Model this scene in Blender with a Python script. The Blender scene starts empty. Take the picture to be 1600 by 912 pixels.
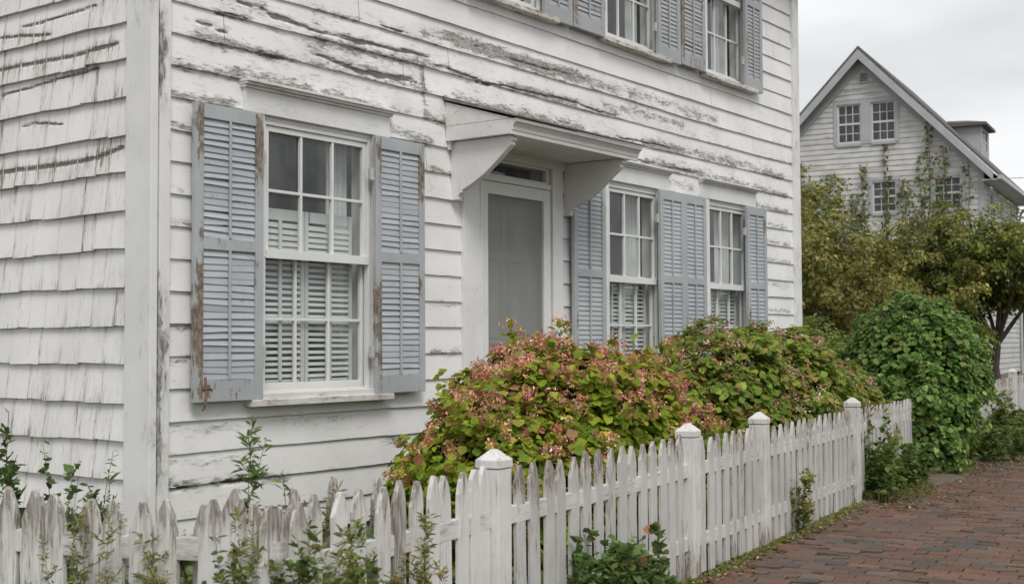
import bpy, math, random
import numpy as np
from mathutils import Vector, Matrix
S = bpy.context.scene
COL = S.collection
rad = math.radians

# ------------------------------------------------------------------ camera
cam_d = bpy.data.cameras.new('camera')
cam = bpy.data.objects.new('camera', cam_d); COL.objects.link(cam)
_R = (0.59091294, -0.80672087, -0.00483051)
_U = (-0.03008659, -0.02802083, 0.99915446)
_F = (0.80617411, 0.59026797, 0.04082935)
CAMP = (-4.6218, -5.9, 1.3)
m = Matrix(((_R[0], _U[0], -_F[0], CAMP[0]), (_R[1], _U[1], -_F[1], CAMP[1]), (_R[2], _U[2], -_F[2], CAMP[2]), (0, 0, 0, 1)))
cam.matrix_world = m
cam_d.sensor_width = 36.0; cam_d.lens = 45.06; cam_d.dof.use_dof = True; cam_d.dof.focus_distance = 8.2; cam_d.dof.aperture_fstop = 5.6; cam_d.clip_start = 0.05; cam_d.clip_end = 2000
S.camera = cam

# ------------------------------------------------------------------ sky, sun, exposure
SUN_EL, SUN_AZ = 52.0, 232.0          # azimuth (deg, counter-clockwise from +X) of where the light comes from
W = bpy.data.worlds.new('World'); S.world = W; W.use_nodes = True
nt = W.node_tree; N = nt.nodes; L = nt.links
for n in list(N): N.remove(n)
out = N.new('ShaderNodeOutputWorld'); bg = N.new('ShaderNodeBackground'); bg.inputs['Strength'].default_value = 0.1
sky = N.new('ShaderNodeTexSky'); sky.sky_type = 'NISHITA'; sky.sun_disc = False
sky.sun_elevation = rad(SUN_EL); sky.sun_rotation = rad(90 - SUN_AZ)
sky.air_density = 1.0; sky.dust_density = 4.0
tc = N.new('ShaderNodeTexCoord'); mp = N.new('ShaderNodeMapping'); mp.inputs['Scale'].default_value = (1.0, 1.0, 3.6)
L.new(tc.outputs['Generated'], mp.inputs['Vector'])
nz = N.new('ShaderNodeTexNoise'); nz.inputs['Scale'].default_value = 2.1; nz.inputs['Detail'].default_value = 5; nz.inputs['Roughness'].default_value = 0.5
L.new(mp.outputs['Vector'], nz.inputs['Vector'])
cr = N.new('ShaderNodeValToRGB'); L.new(nz.outputs['Fac'], cr.inputs['Fac'])
cr.color_ramp.elements[0].position = 0.33; cr.color_ramp.elements[0].color = (5.2, 5.4, 5.65, 1)
cr.color_ramp.elements[1].position = 0.62; cr.color_ramp.elements[1].color = (8.35, 8.4, 8.45, 1)
mx = N.new('ShaderNodeMix'); mx.data_type = 'RGBA'; mx.inputs['Factor'].default_value = 0.94
L.new(sky.outputs['Color'], mx.inputs['A']); L.new(cr.outputs['Color'], mx.inputs['B'])
L.new(mx.outputs['Result'], bg.inputs['Color']); L.new(bg.outputs['Background'], out.inputs['Surface'])
sd = bpy.data.lights.new('sun', 'SUN'); sd.energy = 1.75; sd.angle = rad(24); sd.color = (1.0, 0.975, 0.945)
so = bpy.data.objects.new('sun', sd); COL.objects.link(so)
sdir = Vector((math.cos(rad(SUN_EL)) * math.cos(rad(SUN_AZ)), math.cos(rad(SUN_EL)) * math.sin(rad(SUN_AZ)), math.sin(rad(SUN_EL))))
so.rotation_euler = sdir.to_track_quat('Z', 'Y').to_euler(); so.location = (0, -20, 30)
S.view_settings.view_transform = 'Standard'; S.view_settings.look = 'None'
S.view_settings.exposure = 0.27; S.view_settings.gamma = 1.0; S.view_settings.use_curve_mapping = False
S.render.engine = 'CYCLES'
S.cycles.max_bounces = 8; S.cycles.transparent_max_bounces = 12; S.cycles.diffuse_bounces = 4; S.cycles.use_denoising = True

rng = np.random.default_rng(7); random.seed(7)

# ------------------------------------------------------------------ materials
def new_mat(name):
    m = bpy.data.materials.new(name); m.use_nodes = True
    nt = m.node_tree
    for n in list(nt.nodes): nt.nodes.remove(n)
    o = nt.nodes.new('ShaderNodeOutputMaterial'); b = nt.nodes.new('ShaderNodeBsdfPrincipled')
    nt.links.new(b.outputs[0], o.inputs['Surface'])
    return m, nt, b, o
def c4(c): return (c[0], c[1], c[2], 1)
class G:                                  # tiny node-graph helper
    def __init__(s, nt): s.nt = nt
    def n(s, t, **k):
        x = s.nt.nodes.new(t)
        for a, v in k.items(): setattr(x, a, v)
        return x
    def put(s, sock, v):
        if isinstance(v, bpy.types.NodeSocket): s.nt.links.new(v, sock)
        elif isinstance(v, tuple) and len(v) == 3 and sock.type == 'RGBA': sock.default_value = c4(v)
        else: sock.default_value = v
    def pos(s): return s.n('ShaderNodeNewGeometry').outputs['Position']
    def mapv(s, v, sc, loc=(0, 0, 0)):
        x = s.n('ShaderNodeMapping'); s.put(x.inputs['Vector'], v); x.inputs['Scale'].default_value = sc; x.inputs['Location'].default_value = loc
        return x.outputs[0]
    def noise(s, v, scale, detail=5, rough=0.6, dist=0.0):
        x = s.n('ShaderNodeTexNoise'); s.put(x.inputs['Vector'], v); x.inputs['Scale'].default_value = scale
        x.inputs['Detail'].default_value = detail; x.inputs['Roughness'].default_value = rough; x.inputs['Distortion'].default_value = dist
        return x.outputs['Fac']
    def math(s, op, a, b=0.0, c=0.0):
        x = s.n('ShaderNodeMath', operation=op); s.put(x.inputs[0], a); s.put(x.inputs[1], b); s.put(x.inputs[2], c); return x.outputs[0]
    def ss(s, v, lo, hi, a=0.0, b=1.0):
        x = s.n('ShaderNodeMapRange', interpolation_type='SMOOTHSTEP'); s.put(x.inputs['Value'], v)
        x.inputs['From Min'].default_value = lo; x.inputs['From Max'].default_value = hi
        x.inputs['To Min'].default_value = a; x.inputs['To Max'].default_value = b; return x.outputs[0]
    def mix(s, f, a, b, bt='MIX'):
        x = s.n('ShaderNodeMix', data_type='RGBA', blend_type=bt); s.put(x.inputs['Factor'], f); s.put(x.inputs['A'], a); s.put(x.inputs['B'], b); return x.outputs['Result']
    def attr(s, name):
        return s.n('ShaderNodeAttribute', attribute_name=name)
    def bump(s, h, st=0.3, d=0.01):
        x = s.n('ShaderNodeBump'); s.put(x.inputs['Height'], h); x.inputs['Strength'].default_value = st; x.inputs['Distance'].default_value = d; return x.outputs[0]

def paint_mat(name, paint, paint2, wood, wood2, stretch, wear=0.0, gain=1.0, grime=(0.42, 0.40, 0.36), grime_amt=0.5, rough=0.6, moss=0.0):
    """old paint over weathered wood; mesh attributes wear/crack say where it has come off"""
    m, nt, b, o = new_mat(name); g = G(nt)
    p = g.pos()
    v = g.mapv(p, stretch)
    fine = g.noise(v, 1.0, 9, 0.72, 0.4)
    big = g.noise(p, 2.3, 4, 0.55)
    mid = g.noise(g.mapv(p, tuple(s * 0.35 for s in stretch), (3, 5, 7)), 1.0, 6, 0.65, 0.6)
    w = g.math('ADD', g.math('MULTIPLY', g.attr('wear').outputs['Fac'], 0.55 * gain), wear)
    tot = g.math('ADD', g.math('ADD', g.math('MULTIPLY_ADD', fine, 0.95, -0.28), g.math('MULTIPLY_ADD', mid, 0.62, -0.17)), w)
    tot = g.math('ADD', tot, g.math('MULTIPLY', g.math('SUBTRACT', big, 0.5), 0.22))
    mask = g.ss(tot, 0.575, 0.66)
    thin = g.ss(tot, 0.40, 0.62)                                   # paint worn thin and dirty round the bare places
    pc = g.mix(g.ss(big, 0.35, 0.65), paint, paint2)
    pc = g.mix(g.math('MULTIPLY', thin, grime_amt), pc, grime)
    wc = g.mix(g.ss(g.noise(g.mapv(p, tuple(s * 1.7 for s in stretch), (9, 2, 4)), 1.0, 5, 0.7), 0.38, 0.62), wood, wood2)
    if moss > 0:
        wc = g.mix(g.math('MULTIPLY', g.ss(mid, 0.5, 0.62), moss), wc, (0.16, 0.17, 0.07))
    col = g.mix(mask, pc, wc)
    ck = g.math('MULTIPLY', g.attr('crack').outputs['Fac'], g.ss(fine, 0.25, 0.6, 0.6, 1.25))
    ckm = g.math('MULTIPLY', g.ss(ck, 0.34, 0.85), 0.93)
    col = g.mix(ckm, col, (0.10, 0.09, 0.078))
    g.put(b.inputs['Base Color'], col)
    g.put(b.inputs['Roughness'], g.mix(mask, (rough,) * 3, (0.9,) * 3))
    h = g.math('SUBTRACT', g.math('MULTIPLY', fine, 0.35), g.math('ADD', g.math('MULTIPLY', mask, 0.5), g.math('MULTIPLY', ckm, 1.3)))
    g.put(b.inputs['Normal'], g.bump(h, 0.55, 0.006))
    return m

WHT, WHT2 = (0.80, 0.79, 0.78), (0.73, 0.72, 0.71)
WOOD, WOOD2 = (0.16, 0.15, 0.138), (0.44, 0.425, 0.40)
M = {}
M['siding'] = paint_mat('peeling_white_siding', WHT, WHT2, WOOD, WOOD2, (16, 16, 60), -0.005, 1.0, (0.50, 0.485, 0.46), 0.75)
M['shingle'] = paint_mat('white_shingle', (0.78, 0.77, 0.755), (0.71, 0.70, 0.685), (0.17, 0.15, 0.125), (0.36, 0.335, 0.30), (85, 85, 4.5), -0.01, 1.0, (0.46, 0.44, 0.40), 0.75)
M['trim'] = paint_mat('white_trim', (0.75, 0.745, 0.735), (0.68, 0.675, 0.665), WOOD, WOOD2, (26, 26, 9), 0.0, 1.0, (0.46, 0.44, 0.40), 0.6)
M['trim_h'] = paint_mat('white_trim_horizontal', (0.73, 0.725, 0.71), (0.66, 0.655, 0.64), WOOD, WOOD2, (9, 30, 40), 0.0, 1.0, (0.42, 0.40, 0.36), 0.6)
M['sill'] = paint_mat('worn_sill', (0.66, 0.65, 0.63), (0.58, 0.57, 0.54), (0.17, 0.13, 0.10), (0.36, 0.30, 0.25), (12, 30, 45), 0.04, 1.0, (0.40, 0.36, 0.32), 0.7)
M['sash'] = paint_mat('sash_paint', (0.72, 0.72, 0.70), (0.66, 0.66, 0.64), WOOD, WOOD2, (20, 20, 20), -0.03, 1.0, (0.5, 0.48, 0.44), 0.5)
M['shutter'] = paint_mat('grey_blue_shutter', (0.415, 0.44, 0.448), (0.35, 0.375, 0.385), (0.13, 0.10, 0.075), (0.27, 0.22, 0.18), (30, 30, 12), -0.015, 1.0, (0.36, 0.36, 0.355), 0.7)
M['louver'] = paint_mat('grey_blue_louver', (0.44, 0.465, 0.485), (0.37, 0.395, 0.42), (0.17, 0.15, 0.13), (0.30, 0.27, 0.24), (14, 14, 60), -0.005, 1.0, (0.42, 0.43, 0.44), 0.6)
M['shutter_up'] = paint_mat('grey_shutter_upper', (0.38, 0.395, 0.405), (0.33, 0.345, 0.355), (0.15, 0.12, 0.09), (0.30, 0.25, 0.20), (30, 30, 12), 0.0, 1.0, (0.38, 0.385, 0.38), 0.6)
M['picket'] = paint_mat('weathered_picket_paint', (0.56, 0.55, 0.53), (0.47, 0.46, 0.44), (0.16, 0.13, 0.11), (0.36, 0.32, 0.285), (80, 80, 10), 0.035, 0.95, (0.42, 0.39, 0.35), 0.75)
M['picket_old'] = paint_mat('flaking_picket_paint', (0.70, 0.69, 0.67), (0.62, 0.61, 0.59), (0.17, 0.145, 0.125), (0.40, 0.37, 0.335), (75, 75, 7), -0.02, 0.62, (0.42, 0.395, 0.36), 0.75)
M['rail'] = paint_mat('fence_rail_paint', (0.66, 0.645, 0.62), (0.58, 0.56, 0.54), (0.15, 0.12, 0.10), (0.32, 0.28, 0.25), (9, 9, 60), 0.03, 0.8, (0.36, 0.33, 0.29), 0.8)
M['post'] = paint_mat('fence_post_paint', (0.68, 0.67, 0.65), (0.61, 0.60, 0.58), (0.17, 0.13, 0.11), (0.38, 0.33, 0.29), (55, 55, 9), 0.03, 0.9, (0.45, 0.42, 0.38), 0.7)
M['far_siding'] = paint_mat('far_white_siding', (0.56, 0.55, 0.53), (0.48, 0.475, 0.46), WOOD, WOOD2, (2, 2, 14), 0.0, 1.0, (0.38, 0.36, 0.33), 0.8)
M['far_trim'] = paint_mat('far_grey_trim', (0.40, 0.415, 0.42), (0.35, 0.365, 0.37), WOOD, WOOD2, (4, 4, 4), -0.04, 1.0, (0.3, 0.31, 0.31), 0.5)
M['far_sash'] = paint_mat('far_sash', (0.62, 0.62, 0.61), (0.56, 0.56, 0.55), WOOD, WOOD2, (4, 4, 4), -0.06, 1.0, (0.45, 0.44, 0.42), 0.4)

def simple(name, col, rough=0.7, var=0.25, scale=8, bump=0.0, metal=0.0):
    m, nt, b, o = new_mat(name); g = G(nt)
    n_ = g.noise(g.pos(), scale, 6, 0.65)
    a = tuple(x * (1 - var) for x in col); c = tuple(min(1, x * (1 + var)) for x in col)
    g.put(b.inputs['Base Color'], g.mix(g.ss(n_, 0.3, 0.7), a, c)); b.inputs['Roughness'].default_value = rough; b.inputs['Metallic'].default_value = metal
    if bump: g.put(b.inputs['Normal'], g.bump(n_, bump, 0.01))
    return m
M['dark_room'] = simple('interior_plaster', (0.10, 0.10, 0.095), 0.9, 0.2, 2)  # room shade put into the colour: dark walls keep the interiors dim
M['roof'] = simple('grey_roof_shingles', (0.115, 0.105, 0.10), 0.9, 0.35, 14, 0.5)
M['stone'] = simple('granite', (0.26, 0.25, 0.24), 0.85, 0.25, 30, 0.3)
M['asphalt'] = simple('asphalt', (0.055, 0.054, 0.052), 0.9, 0.25, 40, 0.4)
M['blind'] = simple('interior_blind_paint', (0.56, 0.575, 0.56), 0.6, 0.04, 5)
M['curtain'] = simple('net_curtain', (0.62, 0.65, 0.64), 0.9, 0.10, 5)
M['iron'] = simple('rusty_iron', (0.20, 0.12, 0.075), 0.8, 0.5, 60, 0.3)
M['hinge'] = simple('painted_hinge', (0.45, 0.44, 0.42), 0.6, 0.2, 60)
M['bark'] = simple('bark', (0.10, 0.085, 0.07), 0.9, 0.4, 25, 0.6)
M['stem'] = simple('green_stem', (0.10, 0.12, 0.05), 0.7, 0.35, 20)
M['door'] = simple('grey_green_door', (0.44, 0.445, 0.43), 0.6, 0.06, 6)
M['wire'] = simple('wire', (0.05, 0.05, 0.05), 0.6)
M['gutter'] = simple('gutter_paint', (0.42, 0.45, 0.45), 0.5, 0.1, 4)
M['hood_roof'] = simple('hood_roof_lead', (0.20, 0.185, 0.165), 0.8, 0.35, 20, 0.3)

def glass_mat(name, tint, ripple=0.5, milk=0.0):
    m, nt, b, o = new_mat(name); g = G(nt); nt.nodes.remove(b)
    tr = g.n('ShaderNodeBsdfTransparent'); tr.inputs[0].default_value = c4(tint)
    gl = g.n('ShaderNodeBsdfGlossy'); gl.inputs['Roughness'].default_value = 0.02; gl.inputs['Color'].default_value = (0.9, 0.92, 0.93, 1)
    fr = g.n('ShaderNodeFresnel'); bf = g.n('ShaderNodeNewGeometry').outputs['Backfacing']      # a single sheet: the same index from both sides
    g.put(fr.inputs['IOR'], g.math('MULTIPLY_ADD', bf, 1 / 1.52 - 1.52, 1.52))
    bp = g.bump(g.noise(g.pos(), 2.6, 2, 0.45), ripple, 0.02)
    g.put(gl.inputs['Normal'], bp)
    mx = g.n('ShaderNodeMixShader'); g.put(mx.inputs[0], fr.outputs[0]); g.put(mx.inputs[1], tr.outputs[0]); g.put(mx.inputs[2], gl.outputs[0])
    last = mx.outputs[0]
    if milk:  # old-glass haze and dirt; its mottling also stands in for cloudy reflections
        df = g.n('ShaderNodeBsdfDiffuse'); df.inputs[0].default_value = (0.5, 0.52, 0.51, 1)
        m2 = g.n('ShaderNodeMixShader'); g.put(m2.inputs[0], g.ss(g.noise(g.mapv(g.pos(), (6, 6, 2)), 1.0, 4, 0.6), 0.3, 0.7, milk * 0.4, milk * 1.4))
        g.put(m2.inputs[1], last); g.put(m2.inputs[2], df.outputs[0]); last = m2.outputs[0]
    g.put(o.inputs['Surface'], last)
    return m
M['glass'] = glass_mat('old_window_glass', (0.96, 0.98, 0.97), 0.5, 0.11)
M['screen'] = None
def screen_mat():
    m, nt, b, o = new_mat('insect_screen'); g = G(nt)
    tr = g.n('ShaderNodeBsdfTransparent')
    b.inputs['Base Color'].default_value = (0.30, 0.30, 0.285, 1); b.inputs['Roughness'].default_value = 0.6
    mx = g.n('ShaderNodeMixShader')
    g.put(mx.inputs[0], g.ss(g.noise(g.mapv(g.pos(), (3, 3, 1)), 1.0, 4, 0.6), 0.3, 0.7, 0.52, 0.66))
    g.put(mx.inputs[1], tr.outputs[0]); g.put(mx.inputs[2], b.outputs[0]); g.put(o.inputs['Surface'], mx.outputs[0])
    return m
M['screen'] = screen_mat()

def leaf_mat(name, gain=1.0, trans=0.35, rough=0.5):
    m, nt, b, o = new_mat(name); g = G(nt)
    a = g.attr('col').outputs['Color']
    n_ = g.noise(g.pos(), 40, 3, 0.6)
    col = g.mix(g.ss(n_, 0.3, 0.7), a, g.mix(1.0, a, (1.34, 1.30, 1.16), 'MULTIPLY'))
    g.put(b.inputs['Base Color'], col); b.inputs['Roughness'].default_value = rough
    b.inputs['Specular IOR Level'].default_value = 0.16
    t = g.n('ShaderNodeBsdfTranslucent'); g.put(t.inputs[0], col)
    mx = g.n('ShaderNodeMixShader'); mx.inputs[0].default_value = trans
    g.put(mx.inputs[1], b.outputs[0]); g.put(mx.inputs[2], t.outputs[0]); g.put(o.inputs['Surface'], mx.outputs[0])
    return m
M['leaf'] = leaf_mat('leaf', trans=0.5)
M['flower'] = leaf_mat('seed_head', trans=0.2, rough=0.7)

# ------------------------------------------------------------------ object helpers
def tag(o, label=None, cat=None, group=None, kind=None):
    if label: o['label'] = label
    if cat: o['category'] = cat
    if group: o['group'] = group
    if kind: o['kind'] = kind
    return o
def thing(name, loc, label, cat, group=None, kind=None):
    o = bpy.data.objects.new(name, None); o.empty_display_size = 0.2; COL.objects.link(o); o.location = loc
    return tag(o, label, cat, group, kind)
def world_of(o):
    v = Vector((0, 0, 0))
    while o is not None:
        v = v + o.location; o = o.parent
    return v
def link(o, parent=None):
    """mesh data in world coordinates, hung under a parent without moving"""
    COL.objects.link(o)
    if parent is not None:
        o.parent = parent; o.location = -world_of(parent)
    return o
class MB:
    def __init__(s): s.v = []; s.f = []; s.w = []; s.c = []
    def add(s, vs, fs, wear=0.0, crack=0.0):
        k = len(s.v); s.v += [tuple(v) for v in vs]; s.f += [tuple(i + k for i in f) for f in fs]
        s.w += list(wear) if hasattr(wear, '__len__') else [wear] * len(vs)
        s.c += list(crack) if hasattr(crack, '__len__') else [crack] * len(vs)
        return s
    def box(s, x0, x1, y0, y1, z0, z1, wear=0.0):
        v = [(x0, y0, z0), (x1, y0, z0), (x1, y1, z0), (x0, y1, z0), (x0, y0, z1), (x1, y0, z1), (x1, y1, z1), (x0, y1, z1)]
        return s.add(v, [(0, 3, 2, 1), (4, 5, 6, 7), (0, 1, 5, 4), (1, 2, 6, 5), (2, 3, 7, 6), (3, 0, 4, 7)], wear)
    def frame_box(s, o, ux, uy, uz, a, b, wear=0.0):
        o, ux, uy, uz = map(Vector, (o, ux, uy, uz)); vs = []
        for (i, j, k) in ((0, 0, 0), (1, 0, 0), (1, 1, 0), (0, 1, 0), (0, 0, 1), (1, 0, 1), (1, 1, 1), (0, 1, 1)):
            vs.append(o + ux * (a[0], b[0])[i] + uy * (a[1], b[1])[j] + uz * (a[2], b[2])[k])
        return s.add(vs, [(0, 3, 2, 1), (4, 5, 6, 7), (0, 1, 5, 4), (1, 2, 6, 5), (2, 3, 7, 6), (3, 0, 4, 7)], wear)
    def prism(s, pts, d, wear=0.0):
        """closed polygon of 3-D points extruded by vector d"""
        n = len(pts); d = Vector(d); a = [Vector(p) for p in pts]
        vs = a + [p + d for p in a]
        fs = [tuple(range(n)), tuple(range(2 * n - 1, n - 1, -1))] + [(i, i + n, (i + 1) % n + n, (i + 1) % n) for i in range(n)]
        return s.add(vs, fs, wear)
    def tube(s, pts, r0, r1=None, k=6):
        pts = [Vector(p) for p in pts]; r1 = r0 if r1 is None else r1; n = len(pts); vs = []; fs = []
        for i, p in enumerate(pts):
            t = (pts[min(i + 1, n - 1)] - pts[max(i - 1, 0)]).normalized()
            a = t.cross(Vector((0, 0, 1)) if abs(t.z) < 0.9 else Vector((1, 0, 0))).normalized(); b = t.cross(a)
            r = r0 + (r1 - r0) * i / max(1, n - 1)
            for j in range(k):
                th = 2 * math.pi * j / k; vs.append(p + a * (r * math.cos(th)) + b * (r * math.sin(th)))
        for i in range(n - 1):
            for j in range(k): fs.append((i * k + j, i * k + (j + 1) % k, (i + 1) * k + (j + 1) % k, (i + 1) * k + j))
        fs.append(tuple(range(k - 1, -1, -1))); fs.append(tuple(range((n - 1) * k, n * k)))
        return s.add(vs, fs)
    def build(s, name, mat, parent=None, bevel=0.0, recalc=True):
        me = bpy.data.meshes.new(name); me.from_pydata(s.v, [], s.f); me.update()
        if recalc:
            import bmesh
            bm = bmesh.new(); bm.from_mesh(me); bmesh.ops.recalc_face_normals(bm, faces=bm.faces); bm.to_mesh(me); bm.free()
        if any(s.w): me.attributes.new('wear', 'FLOAT', 'POINT').data.foreach_set('value', np.array(s.w, np.float32))
        if any(s.c): me.attributes.new('crack', 'FLOAT', 'POINT').data.foreach_set('value', np.array(s.c, np.float32))
        me.materials.append(mat)
        o = bpy.data.objects.new(name, me)
        if bevel:
            md = o.modifiers.new('edge', 'BEVEL'); md.width = bevel; md.segments = 2; md.limit_method = 'ANGLE'
        return link(o, parent)
def wob(x, seed, f=1.0, n=5):
    """smooth 1-D noise in -1..1 on a numpy array"""
    r = np.random.default_rng(int(seed) + 1000); o = np.zeros_like(x, dtype=float); a = 0
    for i in range(n):
        k = f * 1.9 ** i; am = 0.62 ** i; o += am * np.sin(x * k + r.uniform(0, 6.28)) * np.cos(x * k * 0.37 + r.uniform(0, 6.28)); a += am
    return o / a * 1.6
def seg_dist(X, Z, pl):
    d = np.full(X.shape, 1e9)
    for (x0, z0), (x1, z1) in zip(pl[:-1], pl[1:]):
        ux, uz = x1 - x0, z1 - z0; l2 = ux * ux + uz * uz + 1e-9
        t = np.clip(((X - x0) * ux + (Z - z0) * uz) / l2, 0, 1)
        d = np.minimum(d, np.hypot(X - x0 - t * ux, Z - z0 - t * uz))
    return d
# ------------------------------------------------------------------ ground, walk, road
FA = rad(7.6); FU = Vector((math.cos(FA), math.sin(FA), 0)); FN = Vector((-math.sin(FA), math.cos(FA), 0))   # along the fence / towards the house
P2 = Vector((1.715, -2.485, 0))
def FP(u, n=0.0, z=0.0): return P2 + FU * u + FN * n + Vector((0, 0, z))

def soil_mat():
    m, nt, b, o = new_mat('garden_soil'); g = G(nt); p = g.pos()
    n1 = g.noise(p, 1.1, 6, 0.65); n2 = g.noise(p, 22, 7, 0.7)
    col = g.mix(g.ss(n2, 0.35, 0.65), (0.075, 0.058, 0.042), (0.15, 0.12, 0.09))
    col = g.mix(g.math('MULTIPLY', g.ss(n1, 0.42, 0.6), 0.8), col, (0.065, 0.085, 0.03))
    g.put(b.inputs['Base Color'], col); b.inputs['Roughness'].default_value = 0.95
    g.put(b.inputs['Normal'], g.bump(n2, 0.8, 0.03)); return m
M['soil'] = soil_mat()
ms = MB(); ms.add([(-600, -600, -0.03), (900, -600, -0.03), (900, 900, -0.03), (-600, 900, -0.03)], [(0, 1, 2, 3)])
tag(ms.build('ground', M['soil'], recalc=False), kind='structure')
# dirt bed under the bricks, kerb, road
def strip(name, n0, n1, z, mat, u0=-14, u1=60):
    b_ = MB(); b_.add([FP(u0, n0, z), FP(u1, n0, z), FP(u1, n1, z), FP(u0, n1, z)], [(0, 1, 2, 3)])
    return tag(b_.build(name, mat, recalc=False), kind='structure')
def bed_mat():
    m, nt, b, o = new_mat('brick_joint_dirt'); g = G(nt); p = g.pos(); n2 = g.noise(p, 35, 6, 0.7)
    g.put(b.inputs['Base Color'], g.mix(g.ss(n2, 0.35, 0.65), (0.075, 0.056, 0.042), (0.16, 0.125, 0.092))); b.inputs['Roughness'].default_value = 0.95
    g.put(b.inputs['Normal'], g.bump(n2, 0.6, 0.01)); return m
strip('brick_bed', -2.62, -0.0, -0.012, bed_mat())
kb = MB()
for i in range(46):
    u = -8 + i * 0.95; kb.frame_box(FP(u), FU, FN, (0, 0, 1), (0.004, -2.78, -0.2), (0.944, -2.62, 0.002 + random.uniform(-.004, .004)))
tag(kb.build('kerb', M['stone'], bevel=0.012), kind='structure')
strip('road', -10.5, -2.78, -0.02, M['asphalt'])
# bricks, laid across the walk
def brick_mat():
    m, nt, b, o = new_mat('walk_brick'); g = G(nt); p = g.pos(); a = g.attr('col').outputs['Color']
    n1 = g.noise(p, 60, 6, 0.7); n2 = g.noise(p, 1.3, 5, 0.6); n3 = g.noise(p, 9, 5, 0.65)
    col = g.mix(g.ss(n1, 0.3, 0.7), g.mix(1.0, a, (0.68, 0.66, 0.66), 'MULTIPLY'), a)
    col = g.mix(g.math('MULTIPLY', g.ss(n3, 0.52, 0.68), 0.35), col, (0.15, 0.122, 0.10))
    col = g.mix(g.math('MULTIPLY', g.ss(n2, 0.45, 0.65), 0.3), col, (0.115, 0.088, 0.07))
    g.put(b.inputs['Base Color'], col)
    b.inputs['Specular IOR Level'].default_value = 0.2; g.put(b.inputs['Roughness'], g.ss(n1, 0.3, 0.7, 0.8, 0.95)); g.put(b.inputs['Normal'], g.bump(n1, 0.6, 0.004)); return m
M['brick'] = brick_mat()
pal = np.array([(0.173, 0.103, 0.076), (0.153, 0.095, 0.070), (0.187, 0.117, 0.084), (0.140, 0.095, 0.076), (0.116, 0.101, 0.086), (0.100, 0.099, 0.089), (0.164, 0.121, 0.093), (0.178, 0.097, 0.070)])
bv, bf, bc = [], [], []
r = 0; u = -3.0
while u < 34:
    pu = 0.104
    n = -2.60 + (0.095 if r % 2 else 0.0) + random.uniform(-.012, .012)
    sk = random.uniform(-0.006, 0.006)
    while n < -0.03:
        ln = 0.19 + random.uniform(-0.008, 0.008)
        if n + ln > -0.02: break
        a, b_ = n + random.uniform(.002, .005), n + ln - random.uniform(.002, .005)
        c, d = u + .002 + random.uniform(0, .004), u + pu - .002 - random.uniform(0, .004)
        z = 0.006 * math.sin(u * 1.7 + n * 2.1) + random.uniform(-.005, .005); tx, ty = random.uniform(-.005, .005), random.uniform(-.0045, .0045)
        e = 0.007; k = len(bv)
        for (nn, uu, zz) in ((a, c, -.012), (b_, c, -.012), (b_, d, -.012), (a, d, -.012), (a, c, 0 + z - .006 - tx - ty), (b_, c, z - .006 + tx - ty), (b_, d, z - .006 + tx + ty), (a, d, z - .006 - tx + ty),
                             (a + e, c + e, z - tx - ty), (b_ - e, c + e, z + tx - ty), (b_ - e, d - e, z + tx + ty), (a + e, d - e, z - tx + ty)):
            bv.append(tuple(FP(uu + sk * (nn + 1.3), nn, zz + 0.004)))
        for q in ((0, 1, 5, 4), (1, 2, 6, 5), (2, 3, 7, 6), (3, 0, 4, 7), (4, 5, 9, 8), (5, 6, 10, 9), (6, 7, 11, 10), (7, 4, 8, 11), (8, 9, 10, 11)): bf.append(tuple(i + k for i in reversed(q)))
        dark = 0.5 + 0.5 * math.sin(u * 0.9 + n * 1.7 + 1.0)
        w = np.array([2, 2, 1.4, 1.8, 0.7 + dark * .8, 0.2 + dark * .6, 1.8, 1.8]); cc = pal[rng.choice(8, p=w / w.sum())] * random.uniform(0.85, 1.15)
        bc += [tuple(cc) + (1,)] * 12
        n += ln
    u += pu; r += 1
me = bpy.data.meshes.new('brick_pavement'); me.from_pydata(bv, [], bf); me.update()
me.color_attributes.new('col', 'FLOAT_COLOR', 'POINT').data.foreach_set('color', np.array(bc, np.float32).ravel()); me.materials.append(M['brick'])
tag(link(bpy.data.objects.new('brick_pavement', me)), kind='structure')
print('bricks', len(bf) // 9)

# ------------------------------------------------------------------ the white house
HX1 = 8.86; HD = 6.5; PITCH = 0.186; Z0 = 2.73
house = thing('clapboard_house', (4.4, 3.0, 0), 'big white clapboard house with peeling paint, blue-grey shutters and a hooded door', 'house')
# openings: x0, x1, z0, z1
WL = dict(w1=(0.81, 1.80, 0.995, 2.70), w2=(4.81, 5.71, 0.995, 2.70), w3=(6.68, 7.56, 0.995, 2.70),
          u1=(2.96, 3.84, 3.975, 5.60), u2=(4.81, 5.71, 3.975, 5.60), u3=(6.68, 7.56, 3.975, 5.60))
DOOR = (2.97, 3.94, 0.32, 2.82)
holes = [tuple(v) for v in WL.values()] + [DOOR]
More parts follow.
